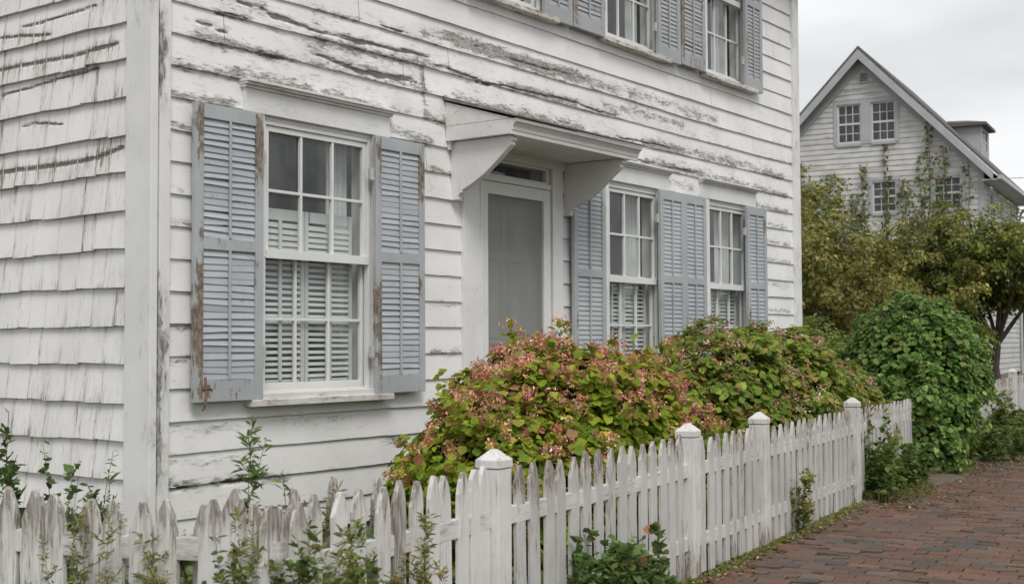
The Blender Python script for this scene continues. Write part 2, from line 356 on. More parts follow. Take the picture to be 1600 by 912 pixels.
# streaks of bare, split wood (wall coordinates in metres): half width, polyline
CRK = [(.022,[(0.79,3.392),(0.89,3.355),(1.09,3.347),(1.32,3.334),(1.47,3.336),(1.72,3.340),(1.93,3.352),(2.12,3.360),(2.43,3.370)]),
(.028,[(1.25,3.193),(1.37,3.171),(1.51,3.154),(1.72,3.136),(1.92,3.150),(2.11,3.167),(2.28,3.161)]),
(.012,[(0.49,3.368),(0.65,3.379),(0.82,3.391)]),(.012,[(0.45,3.293),(0.57,3.290),(0.69,3.292)]),(.014,[(0.23,3.188),(0.35,3.195),(0.45,3.187),(0.53,3.171)]),
(.012,[(1.90,3.495),(2.14,3.494)]),(.009,[(2.37,3.322),(2.60,3.321),(2.91,3.309),(3.11,3.281)]),(.009,[(0.78,3.107),(0.91,3.106),(1.09,3.105)]),
(.012,[(2.63,3.315),(2.89,3.301),(3.03,3.282),(3.32,3.302),(3.77,3.311),(4.29,3.326),(4.50,3.309),(4.97,3.299)]),
(.012,[(2.9,3.545),(3.4,3.535),(4.0,3.537),(4.5,3.546)]),(.011,[(0.01,0.560),(0.14,0.503),(0.32,0.487),(0.52,0.497),(0.77,0.494),(1.03,0.470)]),
(.010,[(5.0,3.12),(5.6,3.13),(6.2,3.135)]),(.010,[(4.9,2.965),(5.7,2.95),(6.5,2.955)])]
SMR = [(.055,[(2.37,3.548),(2.61,3.546),(2.92,3.546),(3.24,3.556),(3.59,3.546),(3.95,3.546),(4.34,3.568)]),(.03,[(3.27,3.308),(3.58,3.317),(3.95,3.321),(4.33,3.336)]),
(.035,[(1.27,3.469),(1.51,3.476),(1.66,3.480)]),(.06,[(0.61,2.949),(0.87,2.943),(1.18,2.919)]),(.05,[(1.18,2.911),(1.51,2.929),(1.85,2.907)]),
(.06,[(1.98,2.800),(2.20,2.774),(2.40,2.744)]),(.05,[(0.09,2.748),(0.31,2.745),(0.59,2.748)]),(.03,[(2.34,3.298),(2.35,3.132),(2.37,2.946)]),
(.045,[(0.11,2.909),(0.41,2.915),(0.61,2.934)]),(.06,[(2.63,3.556),(3.03,3.556),(3.47,3.539),(3.93,3.539),(4.43,3.548),(4.79,3.538),(5.36,3.559),(5.98,3.548),(6.90,3.526)]),
(.045,[(4.79,3.371),(5.36,3.395),(5.77,3.390),(6.20,3.386)]),(.05,[(5.44,3.143),(5.93,3.148),(6.65,3.153),(7.44,3.146),(8.43,3.111)]),
(.045,[(5.48,2.973),(6.40,2.961),(7.43,2.947),(8.55,2.911)]),(.05,[(5.83,2.834),(6.39,2.798)]),(.04,[(7.71,2.772),(8.55,2.739)]),(.035,[(8.05,2.584),(8.54,2.567)]),
(.035,[(8.03,2.39),(8.6,2.38)]),(.03,[(8.03,2.2),(8.6,2.2)]),(.03,[(8.03,1.930),(8.58,1.923)]),(.03,[(8.03,1.66),(8.58,1.65)]),
(.035,[(0.10,0.835),(0.32,0.818),(0.64,0.814)]),(.03,[(0.11,0.640),(0.39,0.633),(0.77,0.638)]),(.03,[(0.01,0.560),(0.14,0.513),(0.32,0.497)]),(.035,[(0.45,0.507),(0.77,0.504),(1.03,0.480)]),
(.04,[(2.42,1.24),(2.75,1.25)]),(.03,[(2.45,2.56),(2.72,2.55)]),(.06,[(2.72,3.13),(2.95,3.11),(3.2,3.09)]),(.025,[(2.42,1.6),(2.7,1.59)]),(.03,[(0.12,1.22),(0.24,1.21)]),(.03,[(0.12,2.0),(0.25,2.01)]),(.03,[(0.12,1.40),(0.28,1.41)]),(.035,[(.12,2.58),(.25,2.56)]),(.02,[(0.12,2.22),(0.2,2.19)]),
(.03,[(1.9,0.65),(2.4,0.64)]),(.02,[(1.0,0.83),(1.6,0.82)]),(.05,[(2.40,2.93),(2.6,2.92)]),(.05,[(3.3,3.12),(4.4,3.13)]),(.04,[(0.3,3.1),(0.9,3.09)]),(.03,[(1.3,3.27),(2.2,3.28)])]
def board_wall(x0, x1, zlo, zhi):
    xs = set(np.round(np.arange(x0, x1 + 1e-6, 0.021), 4)); xs |= {round(x0, 4), round(x1, 4)}
    for h in holes: xs |= {round(h[0] - .0, 4), round(h[1], 4)}
    joints = {}
    rj = random.Random(5)
    k0 = int(round((zlo - Z0) / PITCH)) - 1; k1 = int((zhi - Z0) / PITCH) + 1
    for k in range(k0, k1):
        for q in range(2 if k > 1 else 1):
            xj = round(rj.uniform(0.4, 8.4), 3); joints.setdefault(k, []).append(xj)
    joints.setdefault(2, []).append(2.36); joints.setdefault(0, []).append(1.98)
    for js in joints.values():
        for j in js: xs |= {round(j - .0018, 4), round(j + .0018, 4)}
    xs = np.array(sorted(xs)); keep = np.concatenate([[True], np.diff(xs) > 0.0012]); xs = xs[keep]
    T = np.array([0, .03, .08, .14, .21, .3, .4, .52, .66, .82, 1.0, 1.08]); nx, ntt = len(xs), len(T)
    V, F, Wr, Ck = [], [], [], []
    for k in range(k0, k1):
        zb = Z0 + k * PITCH
        if zb + PITCH < zlo or zb > zhi: continue
        amp = 0.0025 + (0.005 if 0 <= k <= 4 else 0) + (0.004 if k < -10 else 0)
        wv = wob(xs, k * 7 + 3, 1.4, 5) * amp + wob(xs, k * 13 + 5, 14, 4) * 0.0014
        buck = wob(xs, k * 17 + 9, 2.6, 4) * (0.006 if 0 <= k <= 4 else 0.0018)
        lean = 0.016 + wob(xs, k * 19 + 2, 0.8, 3) * 0.004
        X, TT = np.meshgrid(xs, T); Zg = zb + wv[None] * (1 - TT) + TT * PITCH
        Yg = -(0.010 + lean[None] * (1 - np.minimum(TT, 1))) - buck[None] * np.sin(np.clip(TT, 0, 1) * math.pi) * 0.7
        # wear along the drip edge
        zone = 0.20 + 0.30 * math.exp(-((zb - 3.05) / 0.45) ** 2) - (0.25 if 3.6 < zb < 3.9 else 0)
        hx = 0.5 + 0.5 * wob(xs, k * 23 + 1, 2.2, 4)
        w = zone * np.clip(hx, 0, 1.2)[None] * np.exp(-TT / 0.16)
        w = w + 0.20 * np.exp(-((Zg - 3.15) / 0.42) ** 2) * (0.4 + 0.6 * np.clip(wob(X * 1.0 + Zg * 9, 4, 1.5, 4), 0, 1))
        for hw, pl in SMR: w = w + 0.42 * np.exp(-(seg_dist(X, Zg, pl) / (hw * 0.95)) ** 2)
        c = np.zeros_like(X)
        for hw, pl in CRK:
            hw2 = hw * (0.8 + 0.35 * wob(X, k + 31, 6, 3)); d = seg_dist(X, Zg + 0.006 * wob(X, 77, 12, 4), pl)
            xa, xb = pl[0][0], pl[-1][0]; taper = np.clip(np.minimum((X - xa), (xb - X)) / 0.25 + 0.45, 0.3, 1)
            c = np.maximum(c, np.exp(-(d / (np.maximum(hw2, .004) * taper)) ** 2)); w = w + 0.22 * np.exp(-(d / (hw * 3.2)) ** 2)
        Yg = Yg + 0.012 * np.clip(c - 0.3, 0, 1)                    # the split sinks in
        base = len(V)
        V += list(zip(X.ravel(), Yg.ravel(), Zg.ravel())); Wr += list(np.clip(w, 0, 1).ravel()); Ck += list(c.ravel())
        # underside of the board
        V += list(zip(xs, np.full(nx, -0.004), zb + wv)); Wr += [0.3] * nx; Ck += [0.0] * nx
        for j in range(nx - 1):
            xc = (xs[j] + xs[j + 1]) / 2
            if any(abs(xc - q) < .0016 for q in joints.get(k, [])): continue
            cols = [h for h in holes if h[0] < xc < h[1]]
            for i in range(ntt - 1):
                zc = zb + (T[i] + T[i + 1]) / 2 * PITCH
                if any(h[2] < zc < h[3] for h in cols): continue
                F.append((base + i * nx + j, base + i * nx + j + 1, base + (i + 1) * nx + j + 1, base + (i + 1) * nx + j))
            if not any(h[2] < zb < h[3] for h in cols):
                u = base + ntt * nx; F.append((u + j, u + j + 1, base + j + 1, base + j))
    me = bpy.data.meshes.new('clapboard_wall'); me.from_pydata([tuple(map(float, v)) for v in V], [], F); me.update()
    me.attributes.new('wear', 'FLOAT', 'POINT').data.foreach_set('value', np.array(Wr, np.float32))
    me.attributes.new('crack', 'FLOAT', 'POINT').data.foreach_set('value', np.array(Ck, np.float32))
    me.materials.append(M['siding']); me.shade_flat()
    return link(bpy.data.objects.new('clapboard_wall', me), house)
board_wall(0.07, 8.72, 0.30, 5.62)

# left wall: painted shingles
LCR = [(.012,[(1.25,3.295),(0.98,3.294),(0.72,3.302),(0.51,3.310)]),(.014,[(1.50,3.260),(1.22,3.235),(0.95,3.200)]),(.018,[(1.49,3.054),(1.15,3.053),(0.75,3.035),(0.44,3.049),(0.29,3.056)]),
(.012,[(1.49,2.890),(1.14,2.909),(0.81,2.926),(0.50,2.934)]),(.010,[(1.26,2.672),(1.11,2.679),(0.84,2.638)]),(.020,[(1.48,2.399),(1.13,2.400),(0.81,2.392),(0.49,2.402),(0.25,2.446)])]
def shingle_wall():
    V, F, Wr, Ck = [], [], [], []
    rr = random.Random(11); zb = 0.32
    while zb < 5.6:
        y = 0.181; k = int(zb * 10)
        while y < HD:
            wdt = rr.uniform(0.11, 0.24); 
            if y + wdt > HD: wdt = HD - y + .01
            gap = rr.choice((0.0008, 0.0014, 0.002, 0.003)); dz = rr.uniform(-.004, .004); dx = rr.uniform(0, .0025); sk = rr.uniform(-.003, .003); wr = rr.uniform(0, .24)
            fine = y < 2.2
            ys = np.linspace(y + gap / 2, y + wdt - gap / 2, max(2, int(wdt / 0.03) + 1) if fine else 2)
            ts = np.concatenate([[0, .03], np.linspace(.08, 1.05, 17)]) if fine else np.array([0, .5, 1.05])
            Yg, TT = np.meshgrid(ys, ts); Zg = zb + dz * (1 - TT) + wob(Yg, k, 3, 3) * .003 * (1 - TT) + TT * .22 + sk * (Yg - y) / wdt * (1 - TT) * 2
            Xg = -(0.008 + (0.024 + dx) * (1 - np.minimum(TT, 1))) + 0.0025 * wob(Yg, k + 3, 4, 2) * (1 - np.minimum(TT, 1))
            edge = np.exp(-((np.minimum(Yg - y, y + wdt - Yg)) / .01)) * 0.22
            w = wr * np.exp(-TT / .2) * .8 + edge + 0.05 + rr.uniform(-.05, .12)
            c = np.zeros_like(w)
            for hw, pl in LCR:
                d = seg_dist(Yg, Zg + .005 * wob(Yg, 5, 9, 4), pl); c = np.maximum(c, .95 * np.exp(-(d / (hw * .9)) ** 2)); w = w + .25 * np.exp(-(d / (hw * 2.6)) ** 2)
            Xg = Xg + 0.01 * np.clip(c - .3, 0, 1)
            b0 = len(V); nx = len(ys); V += list(zip(Xg.ravel(), Yg.ravel(), Zg.ravel())); Wr += list(np.clip(w, 0, 1).ravel()); Ck += list(c.ravel())
            for i in range(len(ts) - 1):
                for j in range(nx - 1): F.append((b0 + i * nx + j, b0 + (i + 1) * nx + j, b0 + (i + 1) * nx + j + 1, b0 + i * nx + j + 1))
            b1 = len(V)
            V += [(-0.002, yy, zz) for yy, zz in zip(ys, Zg[0])]; Wr += [.3] * nx; Ck += [0] * nx
            for j in range(nx - 1): F.append((b1 + j, b0 + j, b0 + j + 1, b1 + j + 1))
            # butt sides
            F.append((b0, b1, b0 + (len(ts) - 1) * nx)); F.append((b0 + nx - 1, b0 + len(ts) * nx - 1, b1 + nx - 1))
            y += wdt
        zb += .2195
    me = bpy.data.meshes.new('shingle_wall'); me.from_pydata([tuple(map(float, v)) for v in V], [], F); me.update()
    me.attributes.new('wear', 'FLOAT', 'POINT').data.foreach_set('value', np.array(Wr, np.float32))
    me.attributes.new('crack', 'FLOAT', 'POINT').data.foreach_set('value', np.array(Ck, np.float32))
    me.materials.append(M['shingle']); return link(bpy.data.objects.new('shingle_wall', me), house)
shingle_wall()
MB().box(0.0, 0.006, 0.2, HD, 0.25, 5.6).build('wall_sheathing', M['dark_room'], house)  # dark sheet added behind the shingles, its colour supplies the shade in gaps

def vboard(name, x0, x1, y0, y1, z0, z1, wearfn, mat, n=60, parent=house, bevel=0.004):
    """upright board with its own wear pattern: grid of slices so the paint can come off in places"""
    b_ = MB(); V = []; Wt = []
    zz = np.linspace(z0, z1, n)
    for z in zz:
        for (x, y) in ((x0, y0), ((x0 + x1) / 2, y0), (x1, y0), (x1, y1), (x0, y1)):
            V.append((x, y, z)); Wt.append(wearfn(x, y, z))
    F = []
    for i in range(n - 1):
        for j in range(5): F.append((i * 5 + j, i * 5 + (j + 1) % 5, (i + 1) * 5 + (j + 1) % 5, (i + 1) * 5 + j))
    F.append((4, 3, 2, 1, 0)); F.append(tuple((n - 1) * 5 + j for j in range(5)))
    b_.add(V, F, Wt); return b_.build(name, mat, parent, bevel)
def cw(x, y, z):
    w = 0.0
    if y < 0:
        w += 0.85 * max(math.exp(-((z - 2.95) / .28) ** 2), math.exp(-((z - 1.3) / .42) ** 2) * 0.95, .8 * math.exp(-((z - .7) / .2) ** 2), .7 * math.exp(-((z - 3.45) / .12) ** 2)) * (1.0 if x < .03 else .62 if x < 0.08 else 0.30 + .3 * math.exp(-((z - 2.85) / .2) ** 2))
    return w + 0.03
vboard('corner_board', 0.009, 0.086, -0.052, -0.004, 0.2, 5.62, cw, M['trim'], 130)
vboard('corner_board', -0.050, 0.0, -0.050, 0.178, 0.2, 5.62, lambda x, y, z: 0.04 + (.35 * math.exp(-((z - 3.3) / .1) ** 2) + .2 * math.exp(-((z - .8) / .12) ** 2) if y < .05 else 0), M['trim'], 100)
vboard('corner_board', 8.70, 8.862, -0.052, 0.10, 0.2, 5.62, lambda x, y, z: 0.10 + .12 * math.sin(z * 5) ** 2, M['trim'], 60)
# foundation, far walls, roof, floors
f_ = MB(); f_.box(0.02, 8.84, 0.0, 0.2, -0.1, 0.30); f_.box(0.02, 0.2, 0.2, HD, -0.1, 0.30); f_.box(8.64, 8.84, 0.2, HD, -0.1, .3)
f_.build('foundation', M['stone'], house)
MB().box(8.80, 8.83, 0.10, HD, 0.30, 5.6).build('side_wall', M['siding'], house)
MB().box(0.0, 8.83, HD, HD + .03, 0.30, 5.6).build('rear_wall', M['siding'], house)
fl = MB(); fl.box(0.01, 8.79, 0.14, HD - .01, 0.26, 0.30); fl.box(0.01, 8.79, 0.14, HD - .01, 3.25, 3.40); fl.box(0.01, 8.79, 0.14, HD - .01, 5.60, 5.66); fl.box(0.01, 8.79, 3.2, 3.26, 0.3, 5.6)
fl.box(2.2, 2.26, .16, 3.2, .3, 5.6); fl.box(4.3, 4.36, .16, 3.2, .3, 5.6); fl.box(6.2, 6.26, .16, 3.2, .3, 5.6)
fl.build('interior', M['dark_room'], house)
rf = MB(); rf.prism([(-.35, -.45, 5.72), (-.35, HD / 2, 8.3), (-.35, HD + .45, 5.72), (-.35, HD + .45, 5.62), (-.35, -.45, 5.62)], (9.56, 0, 0)); rf.build('roof', M['roof'], house)

# ------------------------------------------------------------------ windows
def make_window(key, cover_left=True, lower=True, blind=True, curtain=0.0):
    x0, x1, z0, z1 = WL[key]; up = key[0] == 'u'
    cas = MB(); cw_ = 0.115; yf = -0.042
    rw = lambda a=.08: random.uniform(0, a)
    cas.box(x0 - cw_, x0, yf, 0.02, z0 - .01, z1 + .02, rw()); cas.box(x1, x1 + cw_, yf, 0.02, z0 - .01, z1 + .02, rw(.15))
    # reveal (jamb, head, sill floor)
    cas.box(x0 - .012, x0 + .006, 0.02, 0.16, z0, z1); cas.box(x1 - .006, x1 + .012, 0.02, 0.16, z0, z1)
    cas.box(x0 - .012, x1 + .012, 0.02, 0.16, z1 - .006, z1 + .015); cas.box(x0 - .012, x1 + .012, 0.02, 0.16, z0 - .02, z0 + .004)
    wn = cas.build('window', M['trim'], house, 0.003)
    if not up:
        hd = MB(); hd.box(x0 - .16, x1 + .16, -0.046, 0.0, z1 + .022, z1 + .165, .02); hd.build('head_board', M['trim_h'], wn, 0.002)
        cn = MB(); a, c = x0 - .185, x1 + .185
        for (p0, p1, q0, q1) in ((.165, .182, -.062, 0), (.182, .196, -.085, 0), (.196, .212, -.10, 0)):
            cn.box(a + (.20 - p0) * .3, c - (.20 - p0) * .3, q0, q1, z1 + p0, z1 + p1, .22)
        cn.build('crown_moulding', M['trim_h'], wn, 0.003)
    s_ = MB(); sl = -.105
    s_.prism([(x0 - .14, sl, z0 - .062), (x0 - .14, sl, z0 - .022), (x0 - .14, 0.015, z0 - .004), (x0 - .14, 0.015, z0 - .062)], (x1 - x0 + .28, 0, 0), .28 if up else .2)
    if not up: s_.box(x0 - .03, x1 + .03, -.07, 0.0, z0 - .021, z0 + .014, .05)
    s_.build('sill', M['sill'], wn, 0.004)
    # outer stop frame
    st = MB(); t = .026
    st.box(x0 + .006, x0 + .006 + t, -.018, .018, z0 + .004, z1 - .006); st.box(x1 - .006 - t, x1 - .006, -.018, .018, z0 + .004, z1 - .006)
    st.box(x0 + .006 + t, x1 - .006 - t, -.018, .018, z1 - .006 - t, z1 - .006); st.box(x0 + .006 + t, x1 - .006 - t, -.018, .018, z0 + .004, z0 + .03)
    st.build('stop_frame', M['sash'], wn, 0.002)
    zm = z0 + (z1 - z0) * .515
    def sash(xa, xb, za, zb, ya, yb, top):
        b_ = MB(); s = .034; br = .05 if not top else .042; tr = .03 if not top else .036; mu = .0095
        b_.box(xa, xa + s, ya, yb, za, zb, .04); b_.box(xb - s, xb, ya, yb, za, zb, .04)
        b_.box(xa + s, xb - s, ya, yb, za, za + br, .08); b_.box(xa + s, xb - s, ya, yb, zb - tr, zb, .03)
        gx0, gx1, gz0, gz1 = xa + s, xb - s, za + br, zb - tr
        for i in (1, 2):
            xm = gx0 + (gx1 - gx0) * i / 3; b_.box(xm - mu, xm + mu, ya + .003, yb - .003, gz0, gz1, .03)
        zc = (gz0 + gz1) / 2
        for i in range(3):
            xa_ = gx0 + (gx1 - gx0) * i / 3 + (mu if i else 0); xb_ = gx0 + (gx1 - gx0) * (i + 1) / 3 - (mu if i < 2 else 0)
            b_.box(xa_, xb_, ya + .004, yb - .004, zc - mu, zc + mu, .03)
        sh = b_.build('sash', M['sash'], wn, 0.0025)
        gl = MB(); ym = (ya + yb) / 2 + .004
        for i in range(3):
            for j in range(2):
                xa_ = gx0 + (gx1 - gx0) * i / 3; xb_ = gx0 + (gx1 - gx0) * (i + 1) / 3; za_ = (gz0, zc)[j]; zb_ = (zc, gz1)[j]
                tlt = random.uniform(-.0022, .0022); tl2 = random.uniform(-.0022, .0022)
                gl.add([(xa_, ym - tlt - tl2, za_), (xb_, ym + tlt - tl2, za_), (xb_, ym + tlt + tl2, zb_), (xa_, ym - tlt + tl2, zb_)], [(0, 1, 2, 3)])
        gl.build('glass', M['glass'], wn, recalc=False)
    sash(x0 + .034, x1 - .034, zm - .02, z1 - .034, -.006, .026, True)
    sash(x0 + .012, x1 - .012, z0 + .022, zm + .02, .036, .066, False)
    mr = MB(); mr.box(x0 + .02, x1 - .02, -.022, .034, zm - .03, zm - .0205, .06); mr.box(x0 + .006 + t, x1 - .006 - t, -.026, -.0065, zm - .034, zm + .022, .05); mr.build('meeting_rail', M['sash'], wn, 0.002)
    # interior louvred blinds
    if blind:
        bz1 = z0 + 1.17 if key == 'w1' else z0 + .92
        ib = MB(); yb0 = .078; n = 2; wdt = (x1 - x0 - .10) / n
        for p in range(n):
            a = x0 + .02 + p * wdt; c = a + wdt - .006
            ib.box(a, a + .03, yb0, yb0 + .022, z0 + .02, bz1); ib.box(c - .03, c, yb0, yb0 + .022, z0 + .02, bz1)
            ib.box(a + .045, c - .045, yb0, yb0 + .022, z0 + .02, z0 + .09); ib.box(a + .045, c - .045, yb0, yb0 + .022, bz1 - .07, bz1)
            ib.box((a + c) / 2 - .012, (a + c) / 2 + .012, yb0 - .012, yb0 - .001, z0 + .09, bz1 - .07)
            z = z0 + .10
            while z < bz1 - .09:
                hh_ = .019 if z < z0 + .84 else .030
                d0, d1 = random.uniform(-.003, .003), random.uniform(-.003, .003)
                ib.add([(a + .03, yb0 + .004, z + d0), (c - .03, yb0 + .004, z + d1), (c - .03, yb0, z + d1 + .003), (a + .03, yb0, z + d0 + .003), (a + .03, yb0 + .016, z + hh_ + d0), (c - .03, yb0 + .016, z + hh_ + d1), (c - .03, yb0 + .012, z + hh_ + d1 + .003), (a + .03, yb0 + .012, z + hh_ + d0 + .003)],
                       [(0, 1, 2, 3), (4, 5, 6, 7), (0, 1, 5, 4), (2, 3, 7, 6), (0, 3, 7, 4), (1, 2, 6, 5)])
                z += .038
        ib.build('interior_blind', M['blind'], wn)
    if curtain:
        cu = MB(); n = 40; a, c = x1 - curtain, x1 - .02; vs = []
        zt, zb2 = z1 - .02, (z0 + .05 if not blind else z0 + 0.1)
        for i in range(n + 1):
            t_ = i / n; y = .19 + .012 * math.sin(t_ * 26) + .006 * math.sin(t_ * 61); vs += [(a + (c - a) * t_, y, zb2), (a + (c - a) * t_, y, zt)]
        cu.add(vs, [(2 * i, 2 * i + 2, 2 * i + 3, 2 * i + 1) for i in range(n)]); cu.build('curtain', M['curtain'], wn, recalc=False)
    return wn
make_window('w1', curtain=.22)
make_window('w2', curtain=.30)
make_window('w3', curtain=.34)
make_window('u1', blind=False, curtain=.25)
make_window('u2', blind=False, curtain=.22)
make_window('u3', blind=False, curtain=.36)

# ------------------------------------------------------------------ shutters
def shutter_meshes(w, h, mat, lmat, seed, loose=1.0, stile=.055):
    rr = random.Random(seed); fr = MB(); t = .034; lo = MB()
    ml = h * .53                                             # centre of the middle rail above the foot
    def stl(xa, xb, side):
        V = []; Wt = []; n = 40
        for i in range(n):
            z = h * i / (n - 1); wv = .05
            if side == 0: wv += .22 + .80 * math.exp(-((z - h * .28) / (h * .18)) ** 2) + .35 * math.exp(-((z - h * .93) / (h * .1)) ** 2)
            else: wv += .10 + .75 * math.exp(-((z - h * .88) / (h * .11)) ** 2) + .25 * math.exp(-((z - h * .42) / (h * .06)) ** 2)
            wv *= rr.uniform(.75, 1.1) * loose
            for (x, y) in ((xa, -t), (xb, -t), (xb, 0), (xa, 0)):
                V.append((x, y, z)); Wt.append(wv * (1.25 if (x > xa + .01) == (side == 0) else .55))
        F = []
        for i in range(n - 1):
            for j in range(4): F.append((i * 4 + j, i * 4 + (j + 1) % 4, (i + 1) * 4 + (j + 1) % 4, (i + 1) * 4 + j))
        F.append((3, 2, 1, 0)); F.append(tuple((n - 1) * 4 + j for j in range(4))); fr.add(V, F, Wt)
    stl(0, stile, 0); stl(w - stile, w, 1)
    for (a, c, wv) in ((0.0, .125, .22), (ml - .036, ml + .036, .25), (h - .085, h, .05)): fr.box(stile, w - stile, -t + .002, -.002, a + .0005, c - .0005, wv * loose)
    for (a, c) in ((.125, ml - .036), (ml + .036, h - .085)):
        fr.box(w / 2 - .008, w / 2 + .008, -t - .004, -t + .010, a, c, .12 * loose)     # tilt rod
        n = int((c - a) / .038); p = (c - a) / n
        for i in range(n):
            z = a + (i + .5) * p; an = rad(78 + rr.uniform(-7, 7) * loose); hw_=.029; x_a, x_b = stile + .001, w - stile - .001
            for (q0, q1) in ((x_a, w / 2), (w / 2, x_b)):
                d0, d1 = rr.uniform(-.0035, .0035) * loose, rr.uniform(-.0035, .0035) * loose; an2 = an + rad(rr.uniform(-5, 5)) * loose
                ca, sa = math.cos(an2), math.sin(an2); hw = .0205
                V = []
                for (xx, dd) in ((q0, d0), (q1, d1)):
                    for (s_, tt) in ((-1, -.0035), (1, -.0035), (1, .0035), (-1, .0035)):
                        V.append((xx, -t / 2 - .0 + s_ * hw * ca - tt * sa * 1.0, z + dd + s_ * hw * sa + tt * ca))
                lo.add(V, [(0, 1, 2, 3), (7, 6, 5, 4), (0, 4, 5, 1), (1, 5, 6, 2), (2, 6, 7, 3), (3, 7, 4, 0)], rr.uniform(0, .22) * loose)
    return fr, lo
def mesh_of(mb, name, mat, bevel=True):
    import bmesh
    me = bpy.data.meshes.new(name); me.from_pydata(mb.v, [], mb.f); me.update()
    bm = bmesh.new(); bm.from_mesh(me); bmesh.ops.recalc_face_normals(bm, faces=bm.faces); bm.to_mesh(me); bm.free()
    me.attributes.new('wear', 'FLOAT', 'POINT').data.foreach_set('value', np.array(mb.w, np.float32)); me.materials.append(mat); return me
def place_shutter(x, z, w, h, seed, up=False, swing=0.0, loose=1.0, hinge_right=False, tilt=0.0, label=None, stile=.055):
    """swing: outer stile stands this many degrees off the wall"""
    fr, lo = shutter_meshes(w, h, None, None, seed, loose, stile)
    o = bpy.data.objects.new('shutter', mesh_of(fr, 'shutter', M['shutter_up' if up else 'shutter'])); COL.objects.link(o)
    md = o.modifiers.new('edge', 'BEVEL'); md.width = .003; md.segments = 2; md.limit_method = 'ANGLE'
    x -= .085 * (x + 4.62) / 5.9
    o.parent = house; o.location = Vector((x, -.062, z)) - house.location; o.rotation_euler = (0, rad(tilt), rad(-swing))
    l_ = bpy.data.objects.new('louvers', mesh_of(lo, 'louvers', M['louver' if not up else 'shutter_up'])); COL.objects.link(l_); l_.parent = o
    hg = MB(); xh = w + .012 if hinge_right else -.022
    for zz in (.18 * h / 1.7 + .06, h - .30):
        hg = MB(); hg.box(xh - .016, xh + .026, -.016, .004, zz, zz + .075); hg.tube([(xh + .005, -.014, zz - .005), (xh + .005, -.014, zz + .08)], .008)
        h_ = bpy.data.objects.new('hinge', mesh_of(hg, 'hinge', M['hinge'])); COL.objects.link(h_); h_.parent = o
    if label: o['label'] = label
    return o
SH = 1.735; SZ = .975
sh1 = place_shutter(.300, SZ, .525, SH, 1, loose=1.35, hinge_right=True, stile=.062, label='broad worn shutter with brown bare stile and rusty foot')
place_shutter(1.865, SZ, .505, SH, 2, loose=1.0, tilt=-.2)
place_shutter(4.31, SZ, .49, SH, 3, loose=.4, hinge_right=True)
place_shutter(5.765, SZ, .455, SH, 4, loose=.35)
place_shutter(6.225, SZ, .44, SH, 5, loose=.35, hinge_right=True)
place_shutter(7.60, SZ, .455, SH, 6, loose=.6, tilt=-.3)
place_shutter(3.90, 3.93, .40, 1.72, 7, True, loose=.6)
place_shutter(4.33, 3.935, .485, 1.72, 8, True, loose=1.5, hinge_right=True)
place_shutter(5.76, 3.93, .42, 1.72, 9, True, loose=.5)
place_shutter(6.215, 3.945, .475, 1.72, 10, True, loose=1.6, hinge_right=True)
place_shutter(7.60, 3.935, .40, 1.72, 11, True, loose=.5)
place_shutter(2.46, 3.93, .42, 1.72, 12, True, loose=.8, hinge_right=True)
# rusty shutter dog under the first shutter
DX = -.07
dg = MB(); dg.tube([(.375, -.100, 1.12), (.378, -.104, 1.03), (.372, -.102, .96), (.378, -.092, .945), (.372, -.075, .925)], .007, .005); dg.box(.352, .41, -.102, -.096, 1.05, 1.075); dg.tube([(.39, -.10, 1.06), (.43, -.10, 1.045)], .008, .003)
dg.v = [(x + DX, y, z) for x, y, z in dg.v]
dg.build('shutter_catch', M['iron'], house)

# ------------------------------------------------------------------ door, transom, hood
dx0, dx1, dz0, dz1 = DOOR
ds = MB(); yf = -.048
ds.box(2.775, dx0, yf, .0, .30, 2.80, .02); ds.box(dx1, 4.085, yf, .0, .30, 2.80, .02)
ds.box(dx0 - .01, dx0 + .02, .0, .16, .3, dz1); ds.box(dx1 - .02, dx1 + .01, .0, .16, .3, dz1); ds.box(dx0 + .02, dx1 - .02, -.02, .16, 2.715, dz1)
ds.box(dx0 + .0, dx0 + .022, -.055, -.0, .32, 2.56, .06)
ds.box(dx0 + .02, dx1 - .02, -.03, .16, .28, .33)
ds.box(dx0 + .02, dx1 - .02, -.045, .05, 2.545, 2.585)
drs = ds.build('door_surround', M['trim'], house, .003)
tw = MB()
tw.box(dx0 + .02, dx0 + .05, -.02, .03, 2.585, 2.715); tw.box(dx1 - .05, dx1 - .02, -.02, .03, 2.585, 2.715); tw.box(dx0 + .05, dx1 - .05, -.02, .03, 2.585, 2.605); tw.box(dx0 + .05, dx1 - .05, -.02, .03, 2.70, 2.715)
to = tw.build('transom_window', M['sash'], house, .002)
MB().add([(dx0 + .05, .012, 2.605), (dx1 - .05, .012, 2.605), (dx1 - .05, .012, 2.70), (dx0 + .05, .012, 2.70)], [(0, 1, 2, 3)]).build('glass', M['glass'], to, recalc=False)
sc = MB(); sa, sb = dx0 + .026, dx1 - .024
sc.box(sa, sa + .085, -.040, -.008, .34, 2.54, .03); sc.box(sb - .095, sb, -.040, -.008, .34, 2.54, .03); sc.box(sa + .085, sb - .095, -.040, -.008, 2.445, 2.54, .02)
sc.box(sa + .085, sb - .095, -.040, -.008, .34, .56); sc.box(sa + .085, sb - .095, -.040, -.008, 1.15, 1.23)
sd_ = sc.build('screen_door', M['sash'], house, .003)
for (za, zb) in ((.56, 1.15), (1.23, 2.445)):
    MB().add([(sa + .085, -.022, za), (sb - .095, -.022, za), (sb - .095, -.022, zb), (sa + .085, -.022, zb)], [(0, 1, 2, 3)]).build('mesh_screen', M['screen'], sd_, recalc=False)
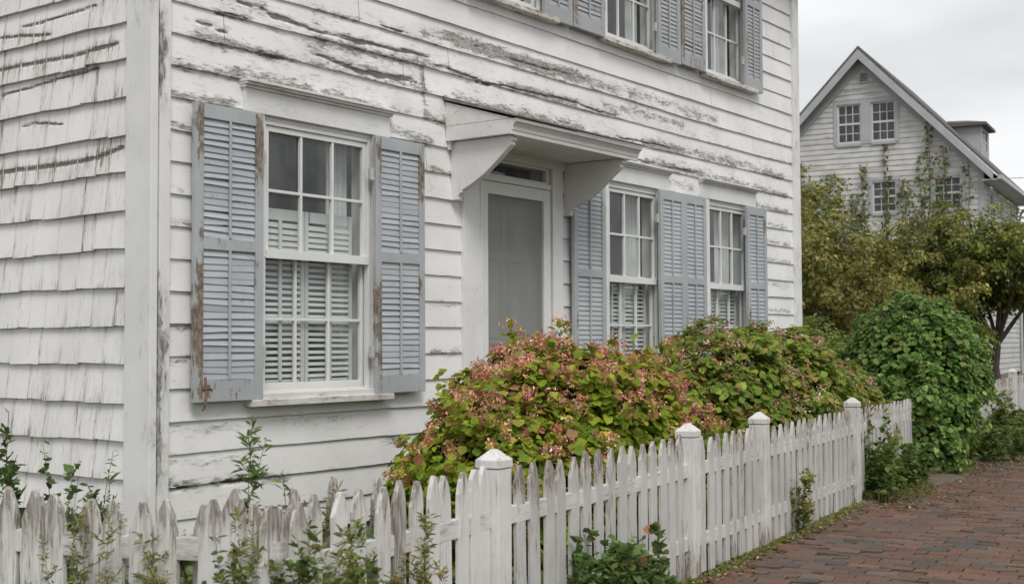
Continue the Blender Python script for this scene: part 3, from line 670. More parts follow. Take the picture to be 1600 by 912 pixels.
dk = MB(); dk.box(sb - .06, sb - .03, -.075, -.04, 1.14, 1.17); dk.tube([(sb - .045, -.04, 1.08), (sb - .045, -.085, 1.09), (sb - .045, -.085, 1.22), (sb - .045, -.04, 1.23)], .006); dk.build('handle', M['iron'], sd_)
dd = MB(); dd.box(dx0 + .02, dx1 - .02, .075, .11, .33, 2.545)
for (xa, xb) in ((dx0 + .13, dx0 + .42), (dx0 + .53, dx0 + .82)):
    for (za, zb) in ((.5, 1.15), (1.32, 1.95), (2.06, 2.40)):
        dd.box(xa - .018, xb + .018, .062, .075, za - .018, za); dd.box(xa - .018, xb + .018, .062, .075, zb, zb + .018); dd.box(xa - .018, xa, .062, .075, za, zb); dd.box(xb, xb + .018, .062, .075, za, zb); dd.box(xa + .03, xb - .03, .066, .075, za + .03, zb - .03)
dr = dd.build('door', M['door'], house, .003)
kn = MB(); kn.tube([(dx1 - .1, .075, 1.28), (dx1 - .1, .045, 1.28)], .01, .01); kn.tube([(dx1 - .1, .045, 1.28), (dx1 - .1, .032, 1.28), (dx1 - .1, .015, 1.28)], .022, .02, 10); kn.build('knob', M['iron'], dr)
stp = MB(); stp.box(2.8, 4.05, -.42, 0.0, -.02, .14); stp.box(2.85, 4.0, -.20, 0.0, .14, .29); stp.build('door_step', M['stone'], house, .01)
# hood
hx0, hx1, hy = 2.595, 4.27, -.615
hd = MB()
hd.prism([(hx0, hy - .005, 2.888), (hx0, -.02, 3.07), (hx0, -.02, 2.888)], (0.02, 0, 0), .10)                       # left cheek of the lean-to roof
hd.prism([(hx1 - .02, hy - .005, 2.888), (hx1 - .02, -.02, 3.07), (hx1 - .02, -.02, 2.888)], (0.02, 0, 0), .05)
hd.box(hx0 + .01, hx1 - .01, hy + .015, -.02, 2.785, 2.800)                                                # soffit boards
hd.box(hx0, hx0 + .022, hy, -.025, 2.780, 2.886, .04); hd.box(hx1 - .022, hx1, hy, -.025, 2.780, 2.886, .04)
hd.box(hx0 + .022, hx1 - .022, -.046, -.0, 2.72, 2.785)
hood = hd.build('door_hood', M['trim_h'], house, .003)
cm = MB(); prof = [(hy + .01, 2.775), (hy - .004, 2.775), (hy - .006, 2.80), (hy - .012, 2.806), (hy - .016, 2.83), (hy - .032, 2.852), (hy - .05, 2.862), (hy - .052, 2.884), (hy + .01, 2.886)]
cm.prism([(hx0 - .002, y, z) for y, z in prof], (hx1 - hx0 + .055, 0, 0), .10)
cm.build('cornice', M['trim_h'], hood, .002)
rp = MB(); rp.prism([(hx0 - .02, hy - .065, 2.888), (hx0 - .02, -.01, 3.085), (hx0 - .02, -.01, 3.10), (hx0 - .02, hy - .07, 2.902)], (hx1 - hx0 + .095, 0, 0)); rp.build('hood_roof', M['hood_roof'], hood, .003)
def bracket(xc, t):
    b_ = MB(); pts = [(-.02, 2.78), (-.565, 2.78), (-.585, 2.765), (-.585, 2.745), (-.565, 2.735), (-.57, 2.715), (-.545, 2.695), (-.50, 2.66)]
    for i in range(1, 9):
        a = i / 8; pts.append((-.50 + .38 * a, 2.66 - .20 * a - .035 * math.sin(a * math.pi) - .04 * a * a))
    pts += [(-.12, 2.405), (-.10, 2.40), (-.085, 2.375), (-.085, 2.355), (-.02, 2.352)]
    b_.prism([(xc - t / 2, y, z) for y, z in pts], (t, 0, 0), .03); return b_.build('bracket', M['trim'], hood, .004)
bracket(2.685, .055); bracket(4.165, .055)
# little gable of moss and litter left on the hood roof is kept in its material
# ------------------------------------------------------------------ fences
def picket(parent, base, along, face, h, w, t, seed, mat, old=0.0, lean=0.0, bare=0.0, tip=None):
    """base: foot centre of the outer face; along: fence direction; face: direction towards the street"""
    rr = random.Random(seed); hw = w / 2; tp = tip or rr.uniform(.075, .095)
    zs = [0, .08, .16, .25, .34, .43, .52, .60, .68]; zs = [z for z in zs if z < h - tp - .03] + [h - tp - rr.uniform(0, .006)]
    jag = rr.uniform(0.0, .010) * old; tx = rr.uniform(-.004, .004)
    prof = [(-hw + rr.uniform(-.001, .001) - jag * rr.random(), z) for z in zs]
    profr = [(hw + rr.uniform(-.001, .001) - jag * rr.random(), z) for z in zs]
    tw = .010 + rr.uniform(0, .006); sh = .45 + rr.uniform(-.05, .1)
    prof += [(-hw * (.62 + .1 * rr.random()), h - tp * (1 - sh)), (tx - tw / 2, h - rr.uniform(0, .006))]; profr += [(hw * (.62 + .1 * rr.random()), h - tp * (1 - sh)), (tx + tw / 2, h - rr.uniform(0, .006) * (1 + old))]
    B_ = Vector(base); A = Vector(along); Fc = Vector(face); ln = math.sin(lean); n = len(prof); V = []; Wt = []
    lo_w = rr.uniform(0, .5) ; top_w = rr.uniform(.1, .6) + old * .4; allw = bare + rr.uniform(0, .22) * (1 + old)
    for (P_, s_) in ((prof, -1), (profr, 1)):
        for d in (0, -t):
            for (x, z) in P_:
                V.append(B_ + A * (x + ln * z) + Fc * (d + rr.uniform(-.0008, .0008)) + Vector((0, 0, z)))
                k = z / h; Wt.append(min(1, allw + top_w * max(0, (k - .78) / .22) + lo_w * max(0, 1 - k / .22) * .8))
    # order: LF, LB, RF, RB
    LF, LB, RF, RB = 0, n, 2 * n, 3 * n; F = []
    for i in range(n - 1):
        F += [(LF + i, RF + i, RF + i + 1, LF + i + 1), (RB + i, LB + i, LB + i + 1, RB + i + 1), (LB + i, LF + i, LF + i + 1, LB + i + 1), (RF + i, RB + i, RB + i + 1, RF + i + 1)]
    F += [(LF, LB, RB, RF), (LF + n - 1, RF + n - 1, RB + n - 1, LB + n - 1)]
    b_ = MB(); b_.add(V, F, Wt)
    return b_.build('picket', mat, parent, .0022)
def post(parent, u, h=.80, s=.105, n0=-.035, mat=None):
    b_ = MB(); V = []; Wt = []; N_ = 14
    for i in range(N_):
        z = -.02 + (h + .02) * i / (N_ - 1)
        for (a, c) in ((u - s / 2, n0), (u + s / 2, n0), (u + s / 2, n0 + s), (u - s / 2, n0 + s)):
            V.append(FP(a, c, z)); Wt.append(.10 + .45 * max(0, 1 - z / .22) + .08 * random.random())
    F = [(i * 4 + j, i * 4 + (j + 1) % 4, (i + 1) * 4 + (j + 1) % 4, (i + 1) * 4 + j) for i in range(N_ - 1) for j in range(4)] + [(3, 2, 1, 0), tuple((N_ - 1) * 4 + j for j in range(4))]
    b_.add(V, F, Wt); p_ = b_.build('post', M['post'], parent, .004)
    c = MB(); e = .004; c0, c1, c2 = h + .003, h + .036, h + .078
    V = []
    for z, q in ((c0, e), (c1, e), (c2, -s / 2 + .010)):
        for (a, d) in ((u - s / 2 - q, n0 - q), (u + s / 2 + q, n0 - q), (u + s / 2 + q, n0 + s + q), (u - s / 2 - q, n0 + s + q)): V.append(FP(a, d, z))
    F = [(i * 4 + j, i * 4 + (j + 1) % 4, (i + 1) * 4 + (j + 1) % 4, (i + 1) * 4 + j) for i in range(2) for j in range(4)] + [(3, 2, 1, 0), (8, 9, 10, 11)]
    c.add(V, F, .15); c.build('cap', M['post'], p_, .003)
    return p_
def rails(parent, u0, u1, hs=(.20, .60), dz=.0):
    for z in hs:
        r_ = MB(); n = 12; V = []; Wt = []
        for i in range(n + 1):
            u = u0 + (u1 - u0) * i / n; sg = -.006 * math.sin(i / n * math.pi)
            for (a, c) in ((0.001, z - .036), (0.001, z + .036), (.036, z + .036), (.036, z - .036)): V.append(FP(u, a, c + sg)); Wt.append(random.uniform(.05, .35))
        F = [(i * 4 + j, i * 4 + (j + 1) % 4, (i + 1) * 4 + (j + 1) % 4, (i + 1) * 4 + j) for i in range(n) for j in range(4)] + [(3, 2, 1, 0), tuple(n * 4 + j for j in range(4))]
        r_.add(V, F, Wt); r_.build('rail', M['rail'], parent, .002)

f1 = thing('picket_fence', tuple(FP(1.5)), 'white picket fence with square capped posts beside the brick walk and flowering bushes', 'fence')
posts1 = [-2.19, 0.0, 1.272, 3.706, 6.75]
for u in posts1: post(f1, u, .80 if u < -1 else .782)
ends = [-3.66] + posts1 + [7.4]
for a, c in zip(ends[:-1], ends[1:]): rails(f1, a + (.055 if a != -3.66 else 0), c - .053)
us = [-3.60, -3.49, -3.385, -3.262, -3.141, -3.015, -2.899, -2.79, -2.68, -2.575, -2.468, -2.362, -2.283, -1.979, -1.858, -1.716, -1.612, -1.476, -1.337, -1.21, -1.078, -.945, -.806, -.671, -.544, -.412, -.289, -.160]
us = [u if u < -3.3 or u > -2.3 else u for u in us]
us += [.19 + i * .1335 for i in range(8)]
us += [1.42 + i * .1405 for i in range(16)]
us += [3.84 + i * .1385 for i in range(17)] + [6.19 + i * .14 for i in range(9)]
for i, u in enumerate(us):
    if any(abs(u - p) < .085 for p in posts1): continue
    rr = random.Random(i + 50); h = (.815 if u < -2.2 else .79 if u < -.1 else .765) + rr.uniform(-.008, .008)
    if u > 1.3: h = .755 + rr.uniform(-.006, .006)
    old = 1.0 if u < -2.7 else .35 if u < -1.5 else .15
    w = .080 + rr.uniform(-.005, .005) if u < .1 else .081 + rr.uniform(-.004, .004)
    bare = .75 if abs(u + 2.899) < .01 else 0.0
    if u < -2.3: w -= .008
    picket(f1, FP(u, -.002 + rr.uniform(-.003, .003) * (1 + old), .0 if u < -2 else .005 + rr.uniform(0, .012)), FU, -FN, h, w, .019, i + 200, M['picket_old'] if u < -2.2 else M['picket'], old, rad(rr.uniform(-.7, .7) * (1 + old * 1.5)), bare)
# return section by the house corner, older
BB = Vector((-1.86, -2.965, 0)); EE = Vector((-2.2, -1.9, 0)); DU = (EE - BB).normalized(); DN = Vector((DU.y, -DU.x, 0))   # DN points to the garden
if DN.x < 0: DN = -DN
f2 = thing('picket_fence', tuple(BB + DU * .6), 'weathered grey-white pickets turning back by the shingled wall', 'fence')
for i, (s_, h, wd) in enumerate(((1.33, .83, .084), (1.22, .835, .086), (1.10, .835, .085), (1.002, .838, .082), (.905, .832, .080), (.808, .822, .092), (.688, .812, .086), (.590, .808, .082), (.490, .810, .080), (.372, .818, .086), (.236, .826, .084), (.148, .862, .092), (.060, .818, .080))):
    picket(f2, BB + DU * s_ + DN * .0 + Vector((0, 0, .0)), -DU, -DN, h, wd, .021, 900 + i, M['picket_old'], 1.2, rad(random.uniform(-1.4, 1.4)), .16, tip=.10)
for k, (s_, h) in enumerate(((.30, .80), (.02, .80), (.95, .80))):
    picket(f2, BB + DU * s_ + DN * .075, -DU, -DN, h, .07, .018, 940 + k, M['picket_old'], 1.2, rad(random.uniform(-2, 2)), .3)
for z in (.20, .66):
    r_ = MB(); V = []; Wt = []
    for i in range(11):
        p = BB + DU * (-.02 + 1.5 * i / 10)
        for (a, c) in ((.001, z - .036), (.001, z + .036), (.04, z + .036), (.04, z - .036)): V.append(p + DN * a + Vector((0, 0, c + .004 * math.sin(i)))); Wt.append(random.uniform(.1, .5))
    r_.add(V, [(i * 4 + j, i * 4 + (j + 1) % 4, (i + 1) * 4 + (j + 1) % 4, (i + 1) * 4 + j) for i in range(10) for j in range(4)] + [(3, 2, 1, 0), tuple(40 + j for j in range(4))], Wt)
    r_.build('rail', M['rail'], f2, .002)
# loose stub pickets behind the overgrown stretch
for k, (u, n_, h) in enumerate(((-3.56, .05, .80), (-3.44, .055, .84), (-3.20, .06, .86), (-2.96, .06, .835))):
    picket(f1, FP(u, n_, 0), FU, -FN, h, .06, .018, 970 + k, M['picket_old'], 1.3, rad(random.uniform(-2, 2)), .4)
# the far fence beyond the vine
f3 = thing('picket_fence', tuple(FP(13)), 'distant white picket fence half buried in vines and tall grass', 'fence')
for u in (8.62, 10.9, 13.2, 15.5, 17.8): post(f3, u, .84, .11)
rails(f3, 8.68, 17.74, (.22, .64))
u = 8.76; k = 0
while u < 17.7:
    if not any(abs(u - p) < .09 for p in (8.62, 10.9, 13.2, 15.5, 17.8)): picket(f3, FP(u, -.002, 0), FU, -FN, .80 + random.uniform(-.008, .008), .078, .019, 1100 + k, M['picket'], .3, 0.0)
    u += .132; k += 1

# ------------------------------------------------------------------ foliage
SHAPES = {
 'lobed': ([(0, 0, 0), (.24, -.05, -.03), (.47, .14, .06), (.44, .34, .03), (.46, .56, .07), (.29, .72, .02), (0, .95, -.09), (-.29, .72, .02), (-.46, .56, .07), (-.44, .34, .03), (-.47, .14, .06), (-.24, -.05, -.03), (0, .38, -.06)],
           [(12, 0, 1, 2), (12, 2, 3), (12, 3, 4, 5), (12, 5, 6), (12, 6, 7), (12, 7, 8, 9), (12, 9, 10), (12, 10, 11, 0)]),
 'oval': ([(0, 0, 0), (.24, .25, .05), (.26, .62, .06), (0, 1, -.08), (-.26, .62, .06), (-.24, .25, .05)], [(0, 1, 2, 3), (0, 3, 4, 5)]),
 'lance': ([(0, 0, 0), (.11, .30, .03), (.10, .65, .02), (0, 1, -.14), (-.10, .65, .02), (-.11, .30, .03)], [(0, 1, 2, 3), (0, 3, 4, 5)]),
 'dia': ([(0, 0, 0), (.34, .48, .06), (0, 1, -.04), (-.34, .48, .06)], [(0, 1, 2, 3)]),
 'blade': ([(-.03, 0, 0), (.03, 0, 0), (.022, .6, .06), (0, 1, .2), (-.022, .6, .06)], [(0, 1, 2, 3, 4)]),
}
def unit(a): return a / (np.linalg.norm(a, axis=1, keepdims=True) + 1e-9)
def leaves(name, P, Nn, size, col, shape, parent=None, mat=None, droop=None, seed=0):
    r = np.random.default_rng(seed + 5); T, FS = SHAPES[shape]; T = np.array(T, float); n = len(P)
    Nn = unit(Nn); ref = r.normal(size=(n, 3)) if droop is None else droop + r.normal(size=(n, 3)) * .55
    b = unit(ref - (ref * Nn).sum(1, keepdims=True) * Nn); a = np.cross(b, Nn)
    s = np.asarray(size)[:, None, None] * np.ones((n, 1, 1))
    V = P[:, None, :] + s * (T[None, :, 0:1] * a[:, None] + (T[None, :, 1:2] - .35) * b[:, None] + T[None, :, 2:3] * Nn[:, None])
    k = len(T); V = V.reshape(-1, 3)
    li = np.concatenate([np.array(f) for f in FS]); lc = np.array([len(f) for f in FS]); off = np.arange(n)[:, None] * k
    idx = (li[None] + off).ravel(); tot = np.tile(lc, n); st = np.concatenate([[0], np.cumsum(tot)[:-1]])
    me = bpy.data.meshes.new(name); me.vertices.add(len(V)); me.vertices.foreach_set('co', V.astype(np.float32).ravel())
    me.loops.add(len(idx)); me.loops.foreach_set('vertex_index', idx.astype(np.int32)); me.polygons.add(len(tot))
    me.polygons.foreach_set('loop_start', st.astype(np.int32)); me.polygons.foreach_set('loop_total', tot.astype(np.int32)); me.update(calc_edges=True)
    c = np.concatenate([np.clip(col, 0, 1), np.ones((n, 1))], 1); c = np.repeat(c, k, axis=0)
    me.color_attributes.new('col', 'FLOAT_COLOR', 'POINT').data.foreach_set('color', c.astype(np.float32).ravel())
    me.materials.append(mat or M['leaf']); me.validate()
    return link(bpy.data.objects.new(name, me), parent)
def palette(r, n, cols, probs, jit=.22):
    c = np.array(cols)[r.choice(len(cols), size=n, p=np.array(probs) / sum(probs))]
    return c * np.exp(r.normal(size=(n, 1)) * jit) * np.exp(r.normal(size=(n, 3)) * .06)
class Bush:
    """leafy mass: leaf sprays (clumps) set through the outer part of a lumpy ellipsoid"""
    def __init__(s, lobes, nclump, cr, seed, zmin=.03, inner=.35, ymax=None, low=-.5, rough=1.0):
        r = s.r = np.random.default_rng(seed); C_, O_, R_ = [], [], []
        vol = np.array([l[3] * l[4] * l[5] for l in lobes]) ** .67; vol /= vol.sum()
        for l, v in zip(lobes, vol):
            n = int(nclump * v); c = np.array(l[:3]); R = np.array(l[3:6])
            d = unit(r.normal(size=(n * 3, 3))); d = d[d[:, 2] > low][:n]
            lump = 1 + .085 * rough * np.sin(d[:, 0:1] * 6 + seed) * np.sin(d[:, 1:2] * 5 + d[:, 2:3] * 7) + .045 * rough * np.clip(r.normal(size=(len(d), 1)), -1.5, 1.5)
            rad_ = np.where(r.random((len(d), 1)) < inner, r.uniform(.35, .8, (len(d), 1)), r.uniform(.84, 1.0, (len(d), 1)))
            C_.append(c + d * R * lump * rad_); O_.append(d); R_.append(np.full(len(d), cr) * r.uniform(.7, 1.25, len(d)))
        s.C = np.concatenate(C_); s.O = np.concatenate(O_); s.R = np.concatenate(R_)
        k = s.C[:, 2] > zmin
        if ymax is not None: k &= s.C[:, 1] < ymax
        s.C, s.O, s.R = s.C[k], s.O[k], s.R[k]; s.ymax = ymax; s.zmin = zmin; s.lobes = lobes; s.low = low; s.seed = seed
    def shell(s, n):
        r = s.r; L_ = np.array(s.lobes); w = (L_[:, 3] * L_[:, 4] * L_[:, 5]) ** .67; i = r.choice(len(L_), n * 2, p=w / w.sum())
        d = unit(r.normal(size=(n * 2, 3))); k = d[:, 2] > s.low; d, i = d[k], i[k]
        lump = 1 + .085 * np.sin(d[:, 0:1] * 6 + s.seed) * np.sin(d[:, 1:2] * 5 + d[:, 2:3] * 7) + .05 * np.sin(d[:, 0:1] * 15 + 2) * np.sin(d[:, 2:3] * 14 + d[:, 1:2] * 11)
        P = L_[i, :3] + d * L_[i, 3:6] * lump * (1.03 - np.abs(r.normal(size=(len(d), 1))) * .06)
        keep = P[:, 2] > s.zmin
        for j, l in enumerate(s.lobes): keep &= (((P - np.array(l[:3])) / np.array(l[3:6])) ** 2).sum(1) > np.where(i == j, 0, .72)
        if s.ymax is not None: keep &= P[:, 1] < s.ymax
        P, d = P[keep][:n], d[keep][:n]
        return P, d * .8 + np.array([0, 0, .55]) + r.normal(size=P.shape) * .38, d, np.zeros(len(P), int)
    def sample(s, n, up=.5, flat=.75, shell=.5):
        if shell > 0:
            q1 = s.sample(int(n * (1 - shell)), up, flat, 0); q2 = s.shell(int(n * shell)); return tuple(np.concatenate([x, y]) for x, y in zip(q1, q2))
        r = s.r; i = r.integers(0, len(s.C), n); d = unit(r.normal(size=(n, 3)) + s.O[i] * .7 + np.array([0, 0, .35]))
        P = s.C[i] + d * s.R[i][:, None] * r.uniform(.35, 1.0, (n, 1)) * np.array([1, 1, flat])
        N_ = d * .55 + s.O[i] * .55 + np.array([0, 0, up]) + r.normal(size=(n, 3)) * .42
        k = P[:, 2] > s.zmin
        if s.ymax is not None: k &= P[:, 1] < s.ymax
        return P[k], N_[k], s.O[i][k], i[k]
def stems(name, base, tips, parent, r0=.008, r1=.003, mat=None, sag=.1, seed=0):
    rr = random.Random(seed); b_ = MB()
    for t in tips:
        p0 = Vector(base) + Vector((rr.uniform(-.08, .08), rr.uniform(-.08, .08), 0)); t = Vector(t); mid = (p0 + t) / 2 + Vector((rr.uniform(-sag, sag), rr.uniform(-sag, sag), abs(t.z - p0.z) * .12))
        pts = [p0 * (1 - q) ** 2 + mid * 2 * q * (1 - q) + t * q * q for q in (0, .2, .4, .6, .8, 1)]; b_.tube(pts, r0, r1, 5)
    return b_.build(name, mat or M['bark'], parent, recalc=False)

def seed_heads(parent, pts, outs, r, cols, rad_=.04, per=30, dot=.013):
    n = len(pts); off = unit(r.normal(size=(n * per, 3))) * (r.random((n * per, 1)) ** .4) * rad_ * np.repeat(r.uniform(.6, 1.25, (n, 1)), per, 0) * np.array([1, 1, .8])
    P = np.repeat(pts, per, 0) + off; N_ = off + r.normal(size=off.shape) * .03
    base = palette(r, n, cols[0], cols[1], .15); c = np.repeat(base, per, 0) * np.exp(r.normal(size=(n * per, 1)) * .3)
    o = leaves('seed_heads', P, N_, r.uniform(.7, 1.4, n * per) * dot, c, 'oval', parent, M['flower']); o['kind'] = 'stuff'; return o

# A: the big bush before the door
tA = thing('flowering_bush', (2.1, -1.5, 0), 'large rounded green bush with rosy seed heads in front of the door', 'bush')
A = Bush([(2.0, -1.40, .44, .98, .76, .80), (1.22, -1.52, .38, .64, .52, .56), (2.45, -1.52, .44, .76, .60, .74)], 720, .12, 21, ymax=-.12)
P, N_, O, I = A.sample(30000, shell=.18); r = A.r
fr_ = np.clip((P[:, 2] - .8) / .6, 0, 1)[:, None]; cl = palette(r, len(P), [(.235, .315, .035), (.32, .39, .045), (.17, .25, .03), (.42, .42, .07), (.42, .25, .07), (.12, .19, .03)], [5, 4, 3.5, 1.5, .5, 1.0])
red = palette(r, len(P), [(.34, .15, .10), (.36, .22, .11), (.24, .12, .08)], [2, 2, 1])
tr_ = (r.random((len(P), 1)) < (.015 + .30 * fr_ * (O[:, 2:3] > .45))); cl = np.where(tr_, red, cl)
leaves('foliage', P, N_, r.uniform(.030, .074, len(P)), cl, 'lobed', tA, droop=np.array([0, 0, -1.0]) + O * .5)
sel = np.where(A.O[:, 2] > 9)[0]
pt = A.C[sel] + A.O[sel] * A.R[sel][:, None] * .95 + r.normal(size=(len(sel), 3)) * .045 + np.array([0, 0, .02])
sp, _, sd2, _ = A.shell(5200); sp = sp + sd2 * .025
patch = np.sin(sp[:, 0] * 5.3 + 1) * np.sin(sp[:, 1] * 4.7 + sp[:, 2] * 6.1)
top = (sp[:, 2] > .96 + .10 * patch); edge_ = (sp[:, 0] > 2.5) & (sp[:, 2] > .62) & (patch > -.25)
pe = sp[top | edge_]; pe = pe[r.permutation(len(pe))[:560]]
frt = np.where((sd2[:, 1] < -.2) & (patch > .35) & (sp[:, 2] > .5))[0]; pf = sp[r.choice(frt, 62)]; lft = np.where((sp[:, 0] < 1.15) & (sp[:, 2] > .72))[0]; pf = np.concatenate([sp[r.choice(lft, 26)], pf])
q_ = r.permutation(np.where((sd2[:, 2] > .05) & (sd2[:, 1] < .5))[0])[:95]; wl = np.where((sp[:, 0] < 1.0) & (sd2[:, 2] > -.2) & (sd2[:, 1] < .3))[0]; q_ = np.concatenate([q_, r.choice(wl, 38)])
ext = r.uniform(.05, .17, len(q_)); tipp = sp[q_] + (sd2[q_] + np.array([0, 0, .35])) * ext[:, None]
tt = r.uniform(0, 1, (len(q_), 11)); lp = (sp[q_][:, None] * (1 - tt[..., None]) + tipp[:, None] * tt[..., None]).reshape(-1, 3) + r.normal(size=(len(q_) * 11, 3)) * .022
ln = np.repeat(sd2[q_], 11, 0) * .5 + r.normal(size=lp.shape) * .6 + np.array([0, 0, .5])
leaves('twigs', lp, ln, r.uniform(.03, .06, len(lp)), palette(r, len(lp), [(.24, .31, .04), (.32, .36, .06), (.38, .26, .08), (.30, .14, .08)], [4, 3, 1.5, 1]), 'lobed', tA)['kind'] = 'stuff'
stems('shoots', (0, 0, 0), [], tA) if False else None
pt = np.concatenate([pe, pf, pf[26:60] + r.normal(size=(34, 3)) * .035, tipp[::2]]); pt = pt[(pt[:, 1] < -.15)]
seed_heads(tA, pt, None, r, ([(.56, .27, .215), (.47, .215, .165), (.62, .37, .29), (.42, .22, .13), (.54, .35, .17)], [4, 3, 2.4, 1.6, 1.4]), .055, 38, .018)
stems('stems', (2.1, -1.4, 0), [tuple(A.C[i]) for i in r.choice(len(A.C), 46)], tA, .010, .004, seed=3)

# B: second bush under the far windows
tB = thing('flowering_bush', (5.5, -1.1, 0), 'broad bush with pale pinkish seed heads beneath the two right-hand ground floor windows', 'bush')
Bb = Bush([(4.72, -1.12, .55, .88, .66, .86), (5.6, -1.15, .5, 1.1, .70, .88), (6.7, -1.1, .42, 1.0, .65, .72)], 640, .13, 33, ymax=-.12)
P, N_, O, I = Bb.sample(27000, shell=.4); r = Bb.r
cl = palette(r, len(P), [(0.190, 0.262, 0.045), (0.241, 0.314, 0.055), (0.126, 0.190, 0.037), (0.318, 0.328, 0.082), (0.343, 0.209, 0.090)], [4, 3, 4, 1.3, 1.2])
leaves('foliage', P, N_, r.uniform(.036, .070, len(P)), cl, 'lobed', tB, droop=np.array([0, 0, -1.0]) + O * .5)
sp, _, sd2, _ = Bb.shell(4200); sp = sp + sd2 * .02; patch = np.sin(sp[:, 0] * 4.3 + 2) * np.sin(sp[:, 1] * 4.1 + sp[:, 2] * 5.3)
pt = sp[(sp[:, 2] > .62) & (patch + r.normal(size=len(sp)) * .35 > .1) & (sp[:, 1] < -.15)]; pt = pt[r.permutation(len(pt))[:560]]
seed_heads(tB, pt, None, r, ([(.45, .27, .22), (.50, .34, .27), (.34, .19, .14), (.58, .43, .36), (.36, .27, .14)], [3, 3, 2, 1.3, 2]), .048, 26, .017)
stems('stems', (5.4, -1.0, 0), [tuple(Bb.C[i]) for i in r.choice(len(Bb.C), 46)], tB, .010, .004, seed=4)

# C: dense vine mound hanging over the fence
tC = thing('vine_covered_bush', (8.75, -1.5, 0), 'dense dark green vine mound spilling over the fence onto the walk', 'bush')
Cc = Bush([(8.5, -1.42, .98, .74, .70, .72), (8.0, -1.70, .45, .42, .34, .60), (8.9, -1.45, .5, .46, .42, .6)], 560, .14, 44, low=-.75)
P, N_, O, I = Cc.sample(38000, up=.45, shell=.22); r = Cc.r
cl = palette(r, len(P), [(0.152, 0.251, 0.068), (0.208, 0.305, 0.085), (0.096, 0.176, 0.053), (0.274, 0.365, 0.114), (0.274, 0.289, 0.106)], [4, 3, 4, 1.3, .6])
leaves('foliage', P, N_, r.uniform(.028, .068, len(P)), cl, 'lobed', tC, droop=np.array([0, 0, -1.2]) + O * .4)
stems('stems', (8.7, -1.4, 0), [tuple(Cc.C[i]) for i in r.choice(len(Cc.C), 30)], tC, .012, .004, seed=5)
# fine shoots on its crown
tp = []
for k in range(150):
    a = random.uniform(0, 6.28); q = random.uniform(0, .62); tp.append((8.40 + q * math.cos(a), -1.42 + q * math.sin(a), 1.62 - q * q * .55 + random.uniform(-.02, .10)))
tpn = np.array(tp); r5 = np.random.default_rng(77); Pn = np.repeat(tpn, 9, 0) + r5.normal(size=(1350, 3)) * np.array([.03, .03, .045])
leaves('shoots', Pn, r5.normal(size=(1350, 3)) + np.array([0, 0, .5]), r5.uniform(.03, .06, 1350), palette(r5, 1350, [(.10, .15, .055), (.14, .18, .08)], [1, 1]), 'lance', tC)['kind'] = 'stuff'

# D: bushy greenery between B and C, behind the house corner
tD = thing('leafy_shrub', (9.6, .4, 0), 'mid green shrub filling the gap at the far corner of the white house', 'shrub')
Dd = Bush([(9.8, .35, .75, .75, .75, .82), (10.8, -.3, .7, .8, .6, .75), (8.3, -.65, .6, .6, .5, .66)], 300, .15, 55)
P, N_, O, I = Dd.sample(9000); r = Dd.r
leaves('foliage', P, N_, r.uniform(.04, .075, len(P)), palette(r, len(P), [(0.166, 0.234, 0.060), (0.235, 0.299, 0.078), (0.110, 0.163, 0.048), (0.290, 0.247, 0.096)], [4, 3, 3, 1]), 'oval', tD, droop=np.array([0, 0, -.6]) + O)
stems('stems', (9.9, .2, 0), [tuple(Dd.C[i]) for i in r.choice(len(Dd.C), 24)], tD, .012, .004, seed=6)

def tree(name, label, cat, base, th, lobes, nclump, cr, nleaf, size, cols, probs, seed, trunk_r=.07, shape='dia', group=None, low=-.7, limbs=14, inner=.3):
    t = thing(name, base, label, cat, group); T = Bush(lobes, int(nclump * .55), cr * 1.2, seed, zmin=.1, inner=inner, low=low, rough=2.2)
    P, N_, O, I = T.sample(nleaf, up=.4, shell=.0); r = T.r
    hue = np.exp(.28 * np.sin(P[:, :1] * 3.1 + seed) * np.cos(P[:, 2:3] * 2.7 + P[:, 1:2] * 2.1)); cl = palette(r, len(P), cols, probs, .25) * hue
    leaves('crown', P, N_, r.uniform(size * .65, size * 1.3, len(P)), cl, shape, t, droop=np.array([0, 0, -.8]) + O * .6)
    b_ = MB(); B_ = Vector(base); rr = random.Random(seed); top = Vector(lobes[0][:3]) * 1.0
    fork = Vector((B_.x + rr.uniform(-.08, .08), B_.y + rr.uniform(-.08, .08), th))
    b_.tube([B_ + Vector((0, 0, -.05)), B_.lerp(fork, .35) + Vector((.03, -.02, 0)), B_.lerp(fork, .7) + Vector((-.02, .03, 0)), fork], trunk_r, trunk_r * .75, 9)
    for k in range(limbs):
        c = Vector(tuple(map(float, T.C[rr.randrange(len(T.C))]))); md = (fork + c) / 2 + Vector((rr.uniform(-.15, .15), rr.uniform(-.15, .15), rr.uniform(0, .2)))
        b_.tube([fork * (1 - q) ** 2 + md * 2 * q * (1 - q) + c * q * q for q in (0, .25, .5, .75, 1)], trunk_r * .5, .008, 6)
    b_.build('trunk', M['bark'], t, recalc=False); return t
OL = [(0.197, 0.210, 0.055), (0.262, 0.260, 0.075), (0.131, 0.147, 0.045), (0.301, 0.241, 0.095), (0.223, 0.147, 0.069), (0.341, 0.343, 0.129)]
tree('shrubby_tree', 'olive green shrubby tree growing right against the far corner of the white house', 'tree', (12.3, 1.3, 0), .9,
     [(12.55, 1.2, 1.85, 1.0, 1.0, 1.15), (12.1, 1.8, 2.3, .8, .8, 1.1), (13.0, .75, 1.5, .7, .7, .9)], 420, .20, 19000, .07, OL, [4, 3, 4, 2, 1.6, 1], 61, .06, low=-.9)
